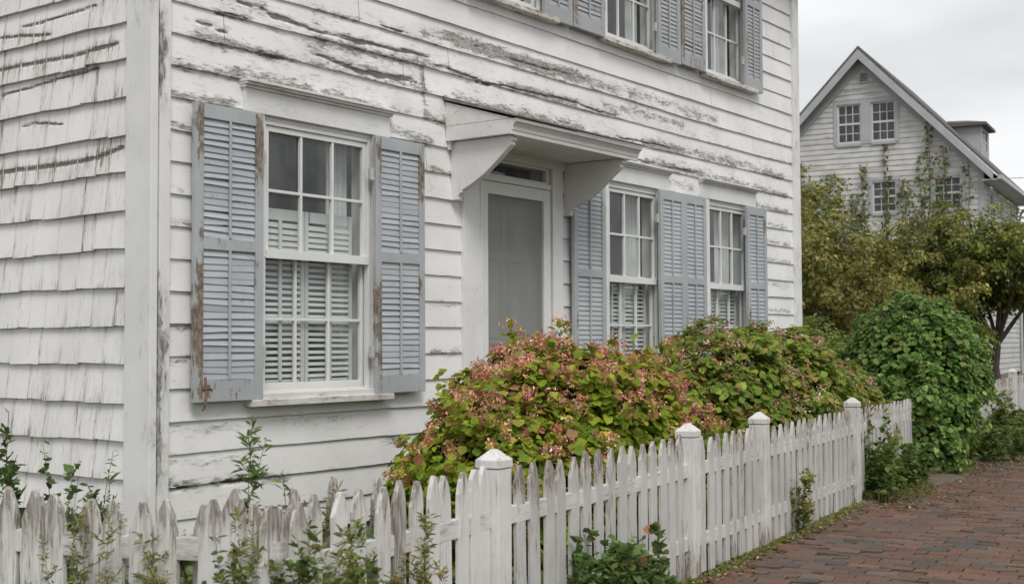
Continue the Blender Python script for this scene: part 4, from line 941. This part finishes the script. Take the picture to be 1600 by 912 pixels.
tree('shrubby_tree', 'low brownish green tree in front of the far gabled house', 'tree', (16.4, 2.0, 0), 1.0,
     [(16.7, 1.95, 2.05, 1.25, 1.2, 1.15), (17.4, 1.35, 2.2, 1.1, 1.1, 1.2), (16.0, 2.8, 1.7, 1.0, 1.0, 1.1)], 520, .22, 23000, .078, [(0.203, 0.214, 0.056), (0.275, 0.254, 0.078), (0.144, 0.152, 0.043), (0.314, 0.234, 0.086), (0.236, 0.269, 0.069), (0.367, 0.386, 0.130)], [4, 3, 4, 2, 2, 1], 62, .07, low=-.9)
tree('spreading_tree', 'dark spreading low tree on a bare trunk overhanging the far end of the fence', 'tree', (18.05, .42, 0), 1.25,
     [(18.1, .35, 2.38, 1.35, 1.25, 1.0), (17.6, .9, 2.45, 1.1, 1.1, 1.05), (18.9, -.15, 2.35, 1.1, 1.0, 1.05), (17.3, 1.0, 1.75, .7, .6, .6)], 600, .20, 32000, .072, [(0.151, 0.193, 0.043), (0.210, 0.248, 0.056), (0.104, 0.138, 0.035), (0.262, 0.248, 0.073), (0.223, 0.165, 0.065), (0.328, 0.358, 0.112)], [4, 3, 4, 1.6, 1, .7], 63, .085, low=-.55)
tree('shrubby_tree', 'tall thin olive tree behind the white house corner with loose sprays on top', 'tree', (14.6, 2.9, 0), 1.2,
     [(14.9, 2.6, 2.7, .85, .85, 1.35), (15.6, 2.6, 2.1, .8, .8, 1.0)], 260, .20, 13000, .07, OL, [4, 3, 4, 1.5, 1, 1.2], 64, .05, low=-.9, inner=.2)
# loose leafy shoots rising out of the trees
def sprays(name, label, pts, h, seed, size, cols, group=None, cat='climbing plant', lean=.25, nl=60, wire=.007):
    rr = random.Random(seed); r = np.random.default_rng(seed); b_ = MB(); PP = []; t = thing(name, pts[0], label, cat, group)
    for p in pts:
        p = Vector(p); hh = h * rr.uniform(.6, 1.1); d = Vector((rr.uniform(-lean, lean), rr.uniform(-lean, lean), 1)) * hh; mid = p + d * .5 + Vector((rr.uniform(-.1, .1), rr.uniform(-.1, .1), 0)) * hh; e = p + d
        c = [p * (1 - q) ** 2 + mid * 2 * q * (1 - q) + e * q * q for q in np.linspace(0, 1, 8)]; b_.tube(c, wire, wire * .4, 4)
        for k in range(int(nl * hh / h)):
            q = rr.random(); x = p * (1 - q) ** 2 + mid * 2 * q * (1 - q) + e * q * q; PP.append(tuple(x + Vector((rr.gauss(0, 1), rr.gauss(0, 1), rr.gauss(0, 1))) * size * (1.3 - q * .7)))
    P = np.array(PP); leaves('foliage', P, r.normal(size=P.shape) + np.array([0, 0, .4]), r.uniform(.7, 1.3, len(P)) * size, palette(r, len(P), cols[0], cols[1], .22), 'oval', t)
    b_.build('stems', M['bark'], t, recalc=False); return t
GRN = ([(.10, .13, .04), (.14, .17, .06), (.075, .10, .035)], [3, 2, 2])
sprays('leafy_shoots', 'thin loose shoots breaking the top of the low brownish green tree', [(15.9 + .16 * i, 2.55 - .12 * i, 2.4 + .25 * math.sin(i)) for i in range(13)], 1.15, 92, .06, GRN, cat='shoots', nl=70)
sprays('leafy_shoots', 'loose shoots along the top of the dark spreading tree at the right edge', [(17.3 + .14 * i, 1.1 - .12 * i, 3.05 + .1 * math.sin(i * 2)) for i in range(12)], .65, 93, .06, GRN, cat='shoots', nl=60, lean=.4)
sprays('leafy_shoots', 'loose upright green shoots rising above the shrubby tree at the white house corner', [(12.2 + .10 * i, 1.6 - .11 * i, 2.5) for i in range(14)], 1.25, 91, .055, GRN, cat='shoots', nl=80)

# ------------------------------------------------------------------ weeds and small plants
def weed(name, label, cat, base, h, ns, size, shape, cols, seed, spread=.12, nl=26, hmin=.55, boost=2.4, branch=1.0, group=None, lean=.2, wire=.003, topw=.35):
    rr = random.Random(seed); r = np.random.default_rng(seed); b_ = MB(); PP, NN, SS, DD = [], [], [], []
    t = thing(name, base, label, cat, group); B_ = Vector(base)
    def shoot(p, e, mid, hh, n, q0, sz):
        b_.tube([p * (1 - q) ** 2 + mid * 2 * q * (1 - q) + e * q * q for q in np.linspace(0, 1, 6)], wire * (1 if q0 < .2 else .6), wire * .35, 4)
        for i in range(n):
            q = q0 + (1 - q0) * rr.random() ** .85; x = p * (1 - q) ** 2 + mid * 2 * q * (1 - q) + e * q * q; a = rr.uniform(0, 6.283); d = Vector((math.cos(a), math.sin(a), rr.uniform(-.25, .9)))
            s_ = sz * (1 - (1 - topw) * q) * rr.uniform(.55, 1.2); PP.append(tuple(x + d * s_ * .36)); DD.append(tuple(d)); NN.append((rr.gauss(0, .6), rr.gauss(0, .6), 1)); SS.append(s_)
    for k in range(ns):
        p = B_ + Vector((rr.uniform(-spread, spread), rr.uniform(-spread, spread) * .7, -.01)); hh = h * rr.uniform(hmin, 1.0) if k else h
        e = p + Vector((rr.gauss(0, lean), rr.gauss(0, lean), 1)) * hh; mid = (p + e) / 2 + Vector((rr.gauss(0, .09), rr.gauss(0, .09), 0)) * hh
        n = int(nl * boost * hh / h); shoot(p, e, mid, hh, n // 2, .08, size * 1.22)
        nb_ = max(2, int(h * 9)) if branch else 0
        for j in range(nb_):
            q = rr.uniform(.2, .92); x = p * (1 - q) ** 2 + mid * 2 * q * (1 - q) + e * q * q; a = rr.uniform(0, 6.283); ln_ = hh * rr.uniform(.08, .24) * (1.1 - q * .6) * branch
            e2 = x + Vector((math.cos(a) * .75, math.sin(a) * .75, rr.uniform(.3, 1.1))) * ln_; shoot(x, e2, (x + e2) / 2 + Vector((0, 0, -.15 * ln_)), ln_, max(3, n // (2 * nb_)), .1, size * 1.05)
    r_ = np.random.default_rng(seed); P = np.array(PP); D = np.array(DD)
    leaves('foliage', P, np.array(NN) - D * .35, np.array(SS), palette(r_, len(P), cols[0], cols[1], .2), shape, t, droop=D * 2.2)
    b_.build('stems', M['stem'], t, recalc=False); return t
DK = ([(.08, .14, .045), (.10, .17, .055), (.06, .10, .035)], [3, 3, 2]); YG = ([(.22, .25, .075), (.29, .29, .09), (.17, .20, .06), (.27, .19, .09)], [3, 2, 3, 1]); MG = ([(.13, .20, .06), (.17, .24, .07), (.09, .14, .045), (.22, .22, .08)], [3, 3, 2, 1])
weed('leafy_plant', 'tall dark green leafy stem against the shingled wall at the left edge', 'plant', (-1.17, -.62, 0), 1.02, 3, .10, 'oval', DK, 301, .07, 44, lean=.06, wire=.005, branch=.7)
weed('leafy_plant', 'low spreading dark leafy plant at the far left behind the fence', 'plant', (-1.36, -.68, 0), 1.0 * .80, 7, .085, 'oval', DK, 302, .14, 24, lean=.10, wire=.004)
weed('leafy_plant', 'dark green leafy plant in front of the shingles, second from the left edge', 'plant', (-.90, -.6, 0), .84, 7, .085, 'oval', DK, 303, .10, 30, lean=.06, wire=.004)
weed('leafy_plant', 'slim yellowing green plant by the foot of the corner boards', 'plant', (-.67, -.55, 0), 0.80, 4, .08, 'lance', MG, 304, .09, 34, lean=.07, wire=.004)
weed('tall_weed', 'tall thin weed with small leaves rising in front of the lowest clapboards', 'weed', tuple(FP(-3.42, .20)), 1.08, 3, .055, 'lance', MG, 305, .05, 90, lean=.05, wire=.0035, topw=.6, branch=.6)
for i, (u, n_, h) in enumerate(((-3.64, -.07, .83), (-3.50, -.10, .80), (-3.35, -.07, .84), (-3.16, -.08, .74), (-2.94, -.07, .70))):
    weed('hedge_weed', ['green weed tangle growing through the pickets, leftmost clump', 'dense green weed clump just right of the fence corner', 'weed clump at the foot of the tallest stem', 'sparse weed clump before the grey flaked pickets', 'thin weed clump beside the bare brown picket'][i], 'weed', tuple(FP(u, n_)), h, 13 - i, (.036, .030, .038, .030, .034)[i], 'oval' if i % 2 else 'lance', MG if i % 2 else YG, 320 + i, .17, 105, lean=.15, wire=.002, topw=.85, hmin=.42)
    if i < 4: weed('hedge_weed', ['low fill of green leaves behind the leftmost weed clump', 'low fill of green leaves behind the fence corner', 'low fill of green leaves behind the tall stem', 'low fill of green leaves behind the flaked pickets'][i], 'weed', tuple(FP(u + .05, .18)), h - .08, 7, .04, 'oval', MG, 340 + i, .16, 60, lean=.10, wire=.0025, topw=.7)
weed('wispy_weed', 'yellowish wispy weed in front of the leftmost flaking pickets', 'weed', tuple(BB + DU * .62 - DN * .07), .84, 9, .034, 'lance', YG, 350, .08, 90, lean=.07, wire=.0022, topw=.7)
weed('wispy_weed', 'yellow-green wispy weed just left of the corner pickets', 'weed', tuple(BB + DU * .42 - DN * .06), .72, 8, .034, 'lance', YG, 351, .07, 80, lean=.09, wire=.0022, topw=.7)
for i, (u, n_, h, ns, sz) in enumerate(((-1.68, -.20, .42, 12, .052), (-1.45, -.16, .52, 13, .054), (-1.22, -.18, .42, 12, .050), (-.98, -.17, .30, 10, .046), (-.80, -.14, .16, 8, .042), (-1.86, -.14, .24, 8, .05))):
    weed('ivy_clump', ['leafy clump by the fence foot just right of the nearest capped post', 'tallest leafy clump at the fence foot', 'leafy clump right of the tallest one at the fence foot', 'low reddish tipped clump at the fence foot', 'smallest trailing clump at the fence foot', 'low leaves at the base of the nearest capped post'][i], 'plant', tuple(FP(u, n_)), h, ns, sz, 'lobed', ([(0.143, 0.216, 0.072), (0.182, 0.264, 0.090), (0.104, 0.144, 0.054), (0.351, 0.168, 0.120)], [4, 3, 2, .08 + .06 * i]), 360 + i, .11, 26, lean=.22, wire=.0028, topw=.6)
weed('climbing_weed', 'thin light green vine climbing the pickets right of the third capped post', 'weed', tuple(FP(1.98, -.05)), .46, 7, .042, 'oval', YG, 371, .08, 34, lean=.07, wire=.002, topw=.8)
for i, (u, n_, h) in enumerate(((3.98, -.10, .50), (4.35, -.14, .42), (4.75, -.16, .46), (5.15, -.14, .34), (4.1, -.05, .74))):
    weed('leafy_weed', ['bright green weed at the foot of the fourth capped post', 'low green weed leaning over the walk', 'bushy weed before the last visible pickets', 'low weed next to the vine mound', 'tall thin weed against the fourth capped post'][i], 'weed', tuple(FP(u, n_)), h, 9 if i < 4 else 4, .07, 'oval', MG, 380 + i, .13, 34, lean=.16 if i < 4 else .05, wire=.003, topw=.7)
for i, (u, n_, h) in enumerate(((9.0, -.2, .75), (10.4, -.35, .5), (11.9, -.40, .45), (8.6, .2, 1.15), (10.2, .35, 1.0), (8.0, -.45, .4))):
    weed('vine_tangle', ['pale green tangle just beyond the vine mound', 'yellow-flecked tangle on the far fence', 'tangle of stems before the distant pickets', 'tall green tangle behind the far fence', 'upright green tangle behind the distant pickets', 'low green growth at the toe of the vine mound'][i], 'weed', tuple(FP(u, n_)), h, 16, .07, 'oval', ([(.14, .20, .065), (.20, .26, .09), (.10, .145, .05), (.34, .31, .09)], [3, 3, 2, .6]), 400 + i, .35, 34, lean=.2, wire=.003, topw=.8)
# uncounted ground plants
def scatter(name, label, cat, n, fn, size, shape, cols, seed, up=.3, mat=None, droop=None):
    r = np.random.default_rng(seed); P = fn(r, n); N_ = r.normal(size=P.shape) + np.array([0, 0, up])
    o = leaves(name, P, N_, r.uniform(.6, 1.3, len(P)) * size, palette(r, len(P), cols[0], cols[1], .25), shape, None, mat, droop=droop)
    return tag(o, label, cat, kind='stuff')
def fpn(u, n_, z): return np.stack([P2.x + FU.x * u + FN.x * n_, P2.y + FU.y * u + FN.y * n_, z], 1)
GR = ([(.16, .21, .065), (.21, .25, .085), (.12, .16, .05), (.30, .28, .13)], [3, 3, 2, 1.3])
def verge(r, n):
    u = r.uniform(6.0, 30, n); w = np.clip((u - 5.6) * .18, .1, .75); n_ = -w * r.random(n) ** .8 + .15; return fpn(u, n_, r.uniform(.03, .10, n) + .12 * (1 - np.abs(n_ + .1) / .8).clip(0, 1) * r.random(n))
scatter('verge_grass', 'rough green grass strip along the far end of the fence', 'grass', 26000, verge, .15, 'blade', GR, 501, 0.0, droop=np.array([0, 0, 2.6]))
def garden(r, n):
    X = r.uniform(-3.5, 12, n); Y = r.uniform(-2.9, -.1, n); k = Y > (-2.485 + (X - 1.715) * .1336) + .03; X, Y = X[k], Y[k]; return np.stack([X, Y, r.uniform(-.02, .16, len(X))], 1)
scatter('garden_ground_cover', 'low green ground cover between the house and the fence', 'ground cover', 16000, garden, .075, 'oval', MG, 502, .6)
def litter(r, n):
    u = np.concatenate([r.uniform(-3, 12, n // 2), r.uniform(3.6, 10, n - n // 2)]); n_ = -np.abs(r.normal(size=n)) * np.where(u > 3.4, .38, .10) - .03; return fpn(u, n_, np.full(n, .011) + r.uniform(0, .007, n))
o = scatter('leaf_litter', 'fallen yellow and brown leaves along the edge of the brick walk', 'fallen leaves', 2600, litter, .034, 'oval', ([(.30, .25, .09), (.20, .12, .06), (.14, .15, .05), (.34, .30, .14), (.10, .07, .045)], [2, 3, 2, 1.2, 3]), 503, 3.2)
def moss(r, n):
    u = r.uniform(-3, 9, n); n_ = -np.abs(r.normal(size=n)) * .045 - .02; return fpn(u, n_, np.full(n, .008) + r.uniform(0, .02, n))
scatter('edge_weeds', 'tiny weeds growing in the joint between fence and bricks', 'weeds', 2600, moss, .028, 'oval', YG, 504, 1.0)
def toe(r, n):
    u = r.uniform(3.8, 9.5, n); n_ = -r.random(n) ** 1.4 * (.30 + .12 * np.sin(u * 3.1)) - .02; return fpn(u, n_, r.uniform(.03, .07, n))
scatter('toe_grass', 'short straggling grass and seedlings on the bare soil at the walk edge', 'grass', 2600, toe, .085, 'blade', GR, 506, 0.0, droop=np.array([0, 0, 1.6]))
scatter('soil_litter', 'dry brown leaves and yellow petals lying on the bare soil at the walk edge', 'fallen leaves', 2400, lambda r, n: toe(r, n) + np.array([0, 0, .012]), .034, 'oval', ([(.28, .23, .09), (.18, .11, .06), (.15, .16, .06), (.10, .07, .045)], [1.4, 3, 2, 3]), 507, 2.5)
# dirt heap where the walk meets the vine
dm = MB(); V = []; F = []; nu, nn = 60, 8
for i in range(nu + 1):
    for j in range(nn + 1):
        u = 1.6 + 20 * i / nu; w = .10 + .30 * min(1, max(0, (u - 3.6) / 1.5)) + .10 * math.sin(u * 2.3) * min(1, max(0, u - 3.4)); q = j / nn
        V.append(FP(u, .3 - (w + .3) * q, .014 + (.05 * math.sin(q * math.pi) if q > 0 else 0) * min(1, max(0, (u - 3.4))) + random.uniform(-.004, .004) - (.03 if q == 1 else 0)))
for i in range(nu):
    for j in range(nn): F.append((i * (nn + 1) + j, (i + 1) * (nn + 1) + j, (i + 1) * (nn + 1) + j + 1, i * (nn + 1) + j + 1))
dm.add(V, F); tag(dm.build('verge_soil', bpy.data.materials['brick_joint_dirt'], recalc=False), kind='structure')

# ------------------------------------------------------------------ the neighbouring house
PK = Vector((33.83, 8.72, 0)); RD = FU.copy(); GD = FN.copy()          # RD away from us, GD to the left along the gable
nb = thing('gabled_house', tuple(PK + RD * 4), 'white clapboard house with steep grey gable and dormer standing beyond the trees', 'house')
def NP(g, rr_, z): return PK + GD * g + RD * rr_ + Vector((0, 0, z))
HWD, ZP, SL, LEN = 3.53, 10.30, 1.046, 7.5
def gz(g): return ZP - abs(g) * SL
NW = [(.02, .76, 7.50, 8.74), (-1.03, -.29, 7.50, 8.74), (-1.03, -.29, 5.30, 6.29), (-2.93, -2.12, 5.30, 6.29), (1.55, 2.3, 5.30, 6.29), (-.24, .06, 9.36, 9.70)]
def gable_wall():
    b_ = MB(); z = 0.3; p = .165
    while z < ZP - .3:
        top = min(z + p + .01, ZP)
        lim = min(HWD, (ZP - z) / SL - .02); lim2 = min(HWD, (ZP - top) / SL)
        cuts = sorted([(h[0], h[1]) for h in NW if h[2] < z + p * .5 < h[3]]); segs = []; a = -lim
        for c0, c1 in cuts: segs.append((a, c0)); a = c1
        segs.append((a, lim))
        for (s0, s1) in segs:
            if s1 - s0 < .02: continue
            t0 = max(s0, -lim2) if s0 == -lim else s0; t1 = min(s1, lim2) if s1 == lim else s1
            n = max(1, int((s1 - s0) / .4)); lo = [NP(s0 + (s1 - s0) * i / n, -.030, z + random.uniform(-.004, .004)) for i in range(n + 1)]; hi = [NP(t0 + (t1 - t0) * i / n, -.008, top) for i in range(n + 1)]; un = [NP(s0 + (s1 - s0) * i / n, -.004, z) for i in range(n + 1)]
            b_.add(lo + hi + un, [(i, i + 1, n + 2 + i, n + 1 + i) for i in range(n)] + [(2 * n + 2 + i, 2 * n + 3 + i, i + 1, i) for i in range(n)], [random.uniform(0, .35) for _ in range(3 * n + 3)])
        z += p
    return b_.build('gable_wall', M['far_siding'], nb, recalc=False)
gable_wall()
sw = MB(); z = .3
SWN = [(1.0, 1.9), (3.0, 3.9), (5.3, 6.2)]
while z < 6.45:
    a = .05
    for (s0, s1) in [(.05, 1.0), (1.9, 3.0), (3.9, 5.3), (6.2, LEN)] if (4.4 < z < 5.95) else [(.05, LEN)]:
        sw.add([NP(-HWD - .03, s0, z), NP(-HWD - .03, s1, z), NP(-HWD - .008, s1, z + .175), NP(-HWD - .008, s0, z + .175), NP(-HWD, s0, z), NP(-HWD, s1, z)], [(0, 1, 2, 3), (4, 5, 1, 0)], .1)
    z += .165
sw.build('side_wall', M['far_siding'], nb, recalc=False)
def nbox(b_, g0, g1, r0, r1, z0, z1, w=0): return b_.frame_box(NP(0, 0, 0), GD, RD, (0, 0, 1), (g0, r0, z0), (g1, r1, z1), w)
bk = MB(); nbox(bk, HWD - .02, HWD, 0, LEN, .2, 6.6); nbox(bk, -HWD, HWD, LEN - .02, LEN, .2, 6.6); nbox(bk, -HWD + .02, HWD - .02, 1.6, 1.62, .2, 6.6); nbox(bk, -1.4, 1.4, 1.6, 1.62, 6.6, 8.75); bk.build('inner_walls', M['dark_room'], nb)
tb = MB()
nbox(tb, -HWD - .045, -HWD + .12, -.045, .0, .2, 6.55); nbox(tb, -HWD - .046, -HWD - .0, .001, .12, .2, 6.55); tb.build('corner_board', M['far_trim'], nb); tb = MB(); nbox(tb, -HWD - .045, -HWD, LEN - .12, LEN, .2, 6.45); tb.build('corner_board', M['far_trim'], nb)
# roof: slabs with overhang
OV, OE = .38, 4.0
rs = MB()
for s_ in (1, -1):
    e = s_ * OE; t = .10
    rs.prism([NP(0, -OV, ZP + .18), NP(e, -OV, ZP + .18 - OE * SL), NP(e, -OV, ZP + .18 - OE * SL - t), NP(0, -OV, ZP + .18 - t * 1.3)], RD * (LEN + .8))
rs.build('roof', M['roof'], nb)
rk = MB()
for s_ in (1, -1):
    e = s_ * (OE - .12)
    rk.prism([NP(0, -OV - .03, ZP + .06), NP(e, -OV - .03, ZP + .06 - abs(e) * SL), NP(e, -OV - .03, ZP - .20 - abs(e) * SL), NP(0, -OV - .03, ZP - .24)], RD * .05)          # bargeboard
    rk.prism([NP(0, -.06, ZP - .10), NP(s_ * HWD, -.06, ZP - .10 - HWD * SL), NP(s_ * HWD, -.06, ZP - .42 - HWD * SL), NP(0, -.06, ZP - .46)], RD * .06)                   # frieze on the wall
    rk.prism([NP(0, -OV + .02, ZP - .03), NP(e, -OV + .02, ZP - .03 - abs(e) * SL), NP(e, -OV + .02, ZP - .06 - abs(e) * SL), NP(0, -OV + .02, ZP - .06)], RD * (OV))             # soffit
rk.build('bargeboard', M['far_trim'], nb)
gt = MB(); ze = ZP + .08 - OE * SL
nbox(gt, -OE - .12, -OE + .0, -OV, LEN + .5, ze - .12, ze + .0); nbox(gt, -OE + .0, -HWD - .03, -OV + .03, LEN + .3, ze - .14, ze - .10)
gt.tube([NP(-OE - .05, LEN - .1, ze - .1), NP(-HWD - .15, LEN - .1, ze - .45), NP(-HWD - .10, LEN - .1, ze - .8), NP(-HWD - .10, LEN - .1, .2)], .05, .05, 8); gt.build('gutter', M['gutter'], nb)
def nwin(g0, g1, z0, z1, plane='g', grid=(3, 2), frame=.11, fm='far_trim'):
    b_ = MB(); f = frame
    def bx(a0, a1, q0, q1, c0, c1): 
        if plane == 'g': nbox(b_, a0, a1, q0, q1, c0, c1)
        else: nbox(b_, -HWD - q1 * -1 if False else -HWD + q0, -HWD + q1, a0, a1, c0, c1)
    bx(g0 - f, g0, -.05, .05, z0 - .04, z1 + f); bx(g1, g1 + f, -.05, .05, z0 - .04, z1 + f); bx(g0, g1, -.05, .05, z1, z1 + f); bx(g0, g1, -.07, .05, z0 - .09, z0); 
    w = b_.build('window', M[fm], nb)
    b_ = MB(); s = .05; zm = (z0 + z1) / 2
    bx(g0, g0 + s, .0, .04, z0, z1); bx(g1 - s, g1, .0, .04, z0, z1); bx(g0 + s, g1 - s, .0, .04, z0, z0 + s); bx(g0 + s, g1 - s, .0, .04, z1 - s, z1); bx(g0 + s, g1 - s, -.003, .043, zm - .03, zm + .03)
    m_ = .010
    for i in range(1, grid[0]):
        x = g0 + s + (g1 - g0 - 2 * s) * i / grid[0]; bx(x - m_, x + m_, .005, .035, z0 + s, zm - .03); bx(x - m_, x + m_, .005, .035, zm + .03, z1 - s)
    for (za, zb) in ((z0 + s, zm - .03), (zm + .03, z1 - s)):
        zc = (za + zb) / 2; bx(g0 + s, g1 - s, .008, .032, zc - m_, zc + m_)
    b_.build('sash', M['far_sash'], w)
    b_ = MB()
    if plane == 'g': b_.add([NP(g0, .02, z0), NP(g1, .02, z0), NP(g1, .02, z1), NP(g0, .02, z1)], [(3, 2, 1, 0)])
    else: b_.add([NP(-HWD + .02, g0, z0), NP(-HWD + .02, g1, z0), NP(-HWD + .02, g1, z1), NP(-HWD + .02, g0, z1)], [(0, 1, 2, 3)])
    b_.build('glass', M['glass'], w, recalc=False)
for i, h in enumerate(NW[:5]): nwin(h[0], h[1], h[2], h[3])
MB_ = MB(); nbox(MB_, -.29, -.135, -.052, -.0, 7.46, 8.74); MB_.build('mullion', M['far_trim'], nb) if False else None
mu = MB(); nbox(mu, -.18, -.09, -.045, .04, 7.46, 8.85); mu.build('mullion', M['far_trim'], nb)
for (a, c) in SWN: nwin(a, c, 4.5, 5.9, 's', frame=.12, fm='far_sash')
vt = MB(); nbox(vt, -.24, -.20, -.05, .02, 9.36, 9.70); nbox(vt, .02, .06, -.05, .02, 9.36, 9.70); nbox(vt, -.20, .02, -.05, .02, 9.66, 9.70); nbox(vt, -.20, .02, -.05, .02, 9.36, 9.40)
for k in range(5): vt.frame_box(NP(-.20, -.02, 9.42 + k * .05), GD, RD + Vector((0, 0, .8)), Vector((0, 0, 1)), (0, -.02, 0), (.22, .03, .012))
vt.build('attic_vent', M['far_trim'], nb)
# dormer on the street slope
dg_, da, db = -2.75, 5.2, 6.9; zb_, zt_ = ZP + .18 + dg_ * SL - .05, ZP + .18 + dg_ * SL + .98
dmr = MB(); dmr.prism([NP(dg_, da, zb_), NP(dg_, da, zt_), NP(dg_ + 1.05, da, zt_)], RD * .08); dmr.prism([NP(dg_, db - .08, zb_), NP(dg_, db - .08, zt_), NP(dg_ + 1.05, db - .08, zt_)], RD * .08)
for (r0, r1, z0, z1) in ((da + .08, da + .35, zb_, zt_), (db - .35, db - .08, zb_, zt_), (da + .35, db - .35, zb_, zb_ + .3), (da + .35, db - .35, zt_ - .12, zt_)): nbox(dmr, dg_, dg_ + .06, r0, r1, z0, z1)
dm_ = dmr.build('dormer', M['far_trim'], nb)
dw = MB(); nbox(dw, dg_ + .015, dg_ + .045, (da + db) / 2 - .03, (da + db) / 2 + .03, zb_ + .3, zt_ - .12); nbox(dw, dg_ + .015, dg_ + .045, da + .35, db - .35, (zb_ + zt_) / 2 + .05, (zb_ + zt_) / 2 + .1); dw.build('dormer_sash', M['far_sash'], dm_)
b_ = MB(); b_.add([NP(dg_ + .03, da + .35, zb_ + .3), NP(dg_ + .03, db - .35, zb_ + .3), NP(dg_ + .03, db - .35, zt_ - .12), NP(dg_ + .03, da + .35, zt_ - .12)], [(0, 1, 2, 3)]); b_.build('glass', M['glass'], dm_, recalc=False)
b_ = MB(); V = [NP(dg_ - .2, da - .2, zt_), NP(dg_ - .2, db + .2, zt_), NP(dg_ + 1.15, db + .2, zt_), NP(dg_ + 1.15, da - .2, zt_), NP(dg_ - .2, da - .2, zt_ + .09), NP(dg_ - .2, db + .2, zt_ + .09), NP(dg_ + 1.15, db + .2, zt_ + .16), NP(dg_ + 1.15, da - .2, zt_ + .16), NP(dg_ + .5, da + .4, zt_ + .27), NP(dg_ + .5, db - .4, zt_ + .27), NP(dg_ + 1.15, db - .4, zt_ + .30), NP(dg_ + 1.15, da + .4, zt_ + .30)]
b_.add(V, [(0, 1, 5, 4), (1, 2, 6, 5), (2, 3, 7, 6), (3, 0, 4, 7), (3, 2, 1, 0), (4, 5, 9, 8), (5, 6, 10, 9), (7, 4, 8, 11), (8, 9, 10, 11), (6, 7, 11, 10)]); b_.build('dormer_roof', M['roof'], dm_)
# vines climbing its gable
r = np.random.default_rng(812)
def gable_vine(name, label, strands, n, size, seed):
    rr = random.Random(seed); t = thing(name, tuple(NP(strands[0][0], -.1, 0)), label, 'climbing plant'); PP = []; b_ = MB()
    for (g0, g1, zt, wd, dens) in strands:
        pts = [NP(g0 + (g1 - g0) * q + .08 * math.sin(q * 9 + g0), -.06, .3 + (zt - .3) * q) for q in np.linspace(0, 1, 14)]; b_.tube(pts, .02, .006, 4)
        for k in range(int(n * dens)):
            q = rr.random() ** .8; z = 2.5 + (zt - 2.5) * q; qq = (z - .3) / (zt - .3); g = g0 + (g1 - g0) * qq + rr.gauss(0, wd * (1.15 - .7 * q)); PP.append(tuple(NP(g, -.05 - rr.random() * .22, z)))
    P = np.array(PP); r = np.random.default_rng(seed)
    leaves('foliage', P, r.normal(size=P.shape) * .7 - np.array(RD) + np.array([0, 0, .3]), r.uniform(.6, 1.3, len(P)) * size, palette(r, len(P), [(.17, .20, .08), (.22, .25, .11), (.13, .145, .07), (.22, .16, .11)], [3, 2, 3, 1.2], .22), 'oval', t)
    b_.build('stems', M['bark'], t, recalc=False)
gable_vine('climbing_vine', 'narrow vine reaching up beside the upper right window of the far gable', [(-1.7, -2.05, 8.0, .13, 1.0), (-2.2, -2.45, 7.2, .18, .6), (-1.6, -1.75, 7.0, .10, .4), (-3.0, -3.1, 6.8, .35, .35), (-2.6, -2.7, 5.8, .5, .6)], 260, .12, 71)
gable_vine('climbing_vine', 'sparse browning vine below the paired attic windows of the far gable', [(-.6, -.75, 7.4, .08, .35), (-.2, -.05, 6.8, .12, .45), (.9, 1.0, 6.6, .25, .6), (.2, .3, 5.9, .3, .7), (1.8, 2.0, 7.0, .35, 1.1), (2.8, 2.9, 7.2, .3, 1.3), (-1.3, -1.3, 6.3, .3, .7)], 300, .13, 72)
# wires in the sky
for i, (y0, z0, y1, z1) in enumerate(((16, 8.6, -6, 8.5), (16, 7.9, -6, 7.75), (16, 7.4, -6, 7.2))):
    b_ = MB(); b_.tube([(52 + (y0 - y) * .1, y, z0 + (z1 - z0) * (y0 - y) / 22 - .25 * math.sin((y0 - y) / 22 * math.pi)) for y in np.linspace(y0, y1, 10)], .012, .012, 4)
    o = b_.build('overhead_wire', M['wire'], recalc=False); tag(o, ['topmost of the thin overhead wires crossing the sky behind the far house', 'middle thin overhead wire behind the far house', 'lowest thin overhead wire behind the far house'][i], 'wire', 'overhead wires')
# greenery on the horizon
def horizon(r, n):
    a = r.uniform(0, 6.283, n); d = r.uniform(80, 95, n); lump = 3.0 + 1.2 * np.sin(a * 9) + .8 * np.sin(a * 23 + 1); return np.stack([d * np.cos(a), d * np.sin(a), r.random(n) ** .8 * lump], 1)
scatter('distant_trees', 'low line of distant trees round the horizon', 'trees', 22000, horizon, 1.5, 'oval', ([(.055, .075, .03), (.075, .09, .035), (.045, .055, .025)], [3, 2, 2]), 505, .3)
print('polys', sum(len(o.data.polygons) for o in bpy.data.objects if o.type == 'MESH'))

GRP = dict(leafy_shoots='shoots above the trees', flowering_bush='flowering bushes along the house', picket_fence='picket fences', shrubby_tree='trees beyond the house', spreading_tree='trees beyond the house', hedge_weed='weeds growing through the fence', wispy_weed='weeds growing through the fence', ivy_clump='leafy clumps at the fence foot', leafy_weed='weeds by the far posts', vine_tangle='tangles on the far fence', leafy_plant='plants by the shingled wall', climbing_vine='vines on the far gable')
for o in bpy.data.objects:
    if o.parent is None and 'label' in o and 'group' not in o:
        k = o.name.split('.')[0]
        if k in GRP: o['group'] = GRP[k]
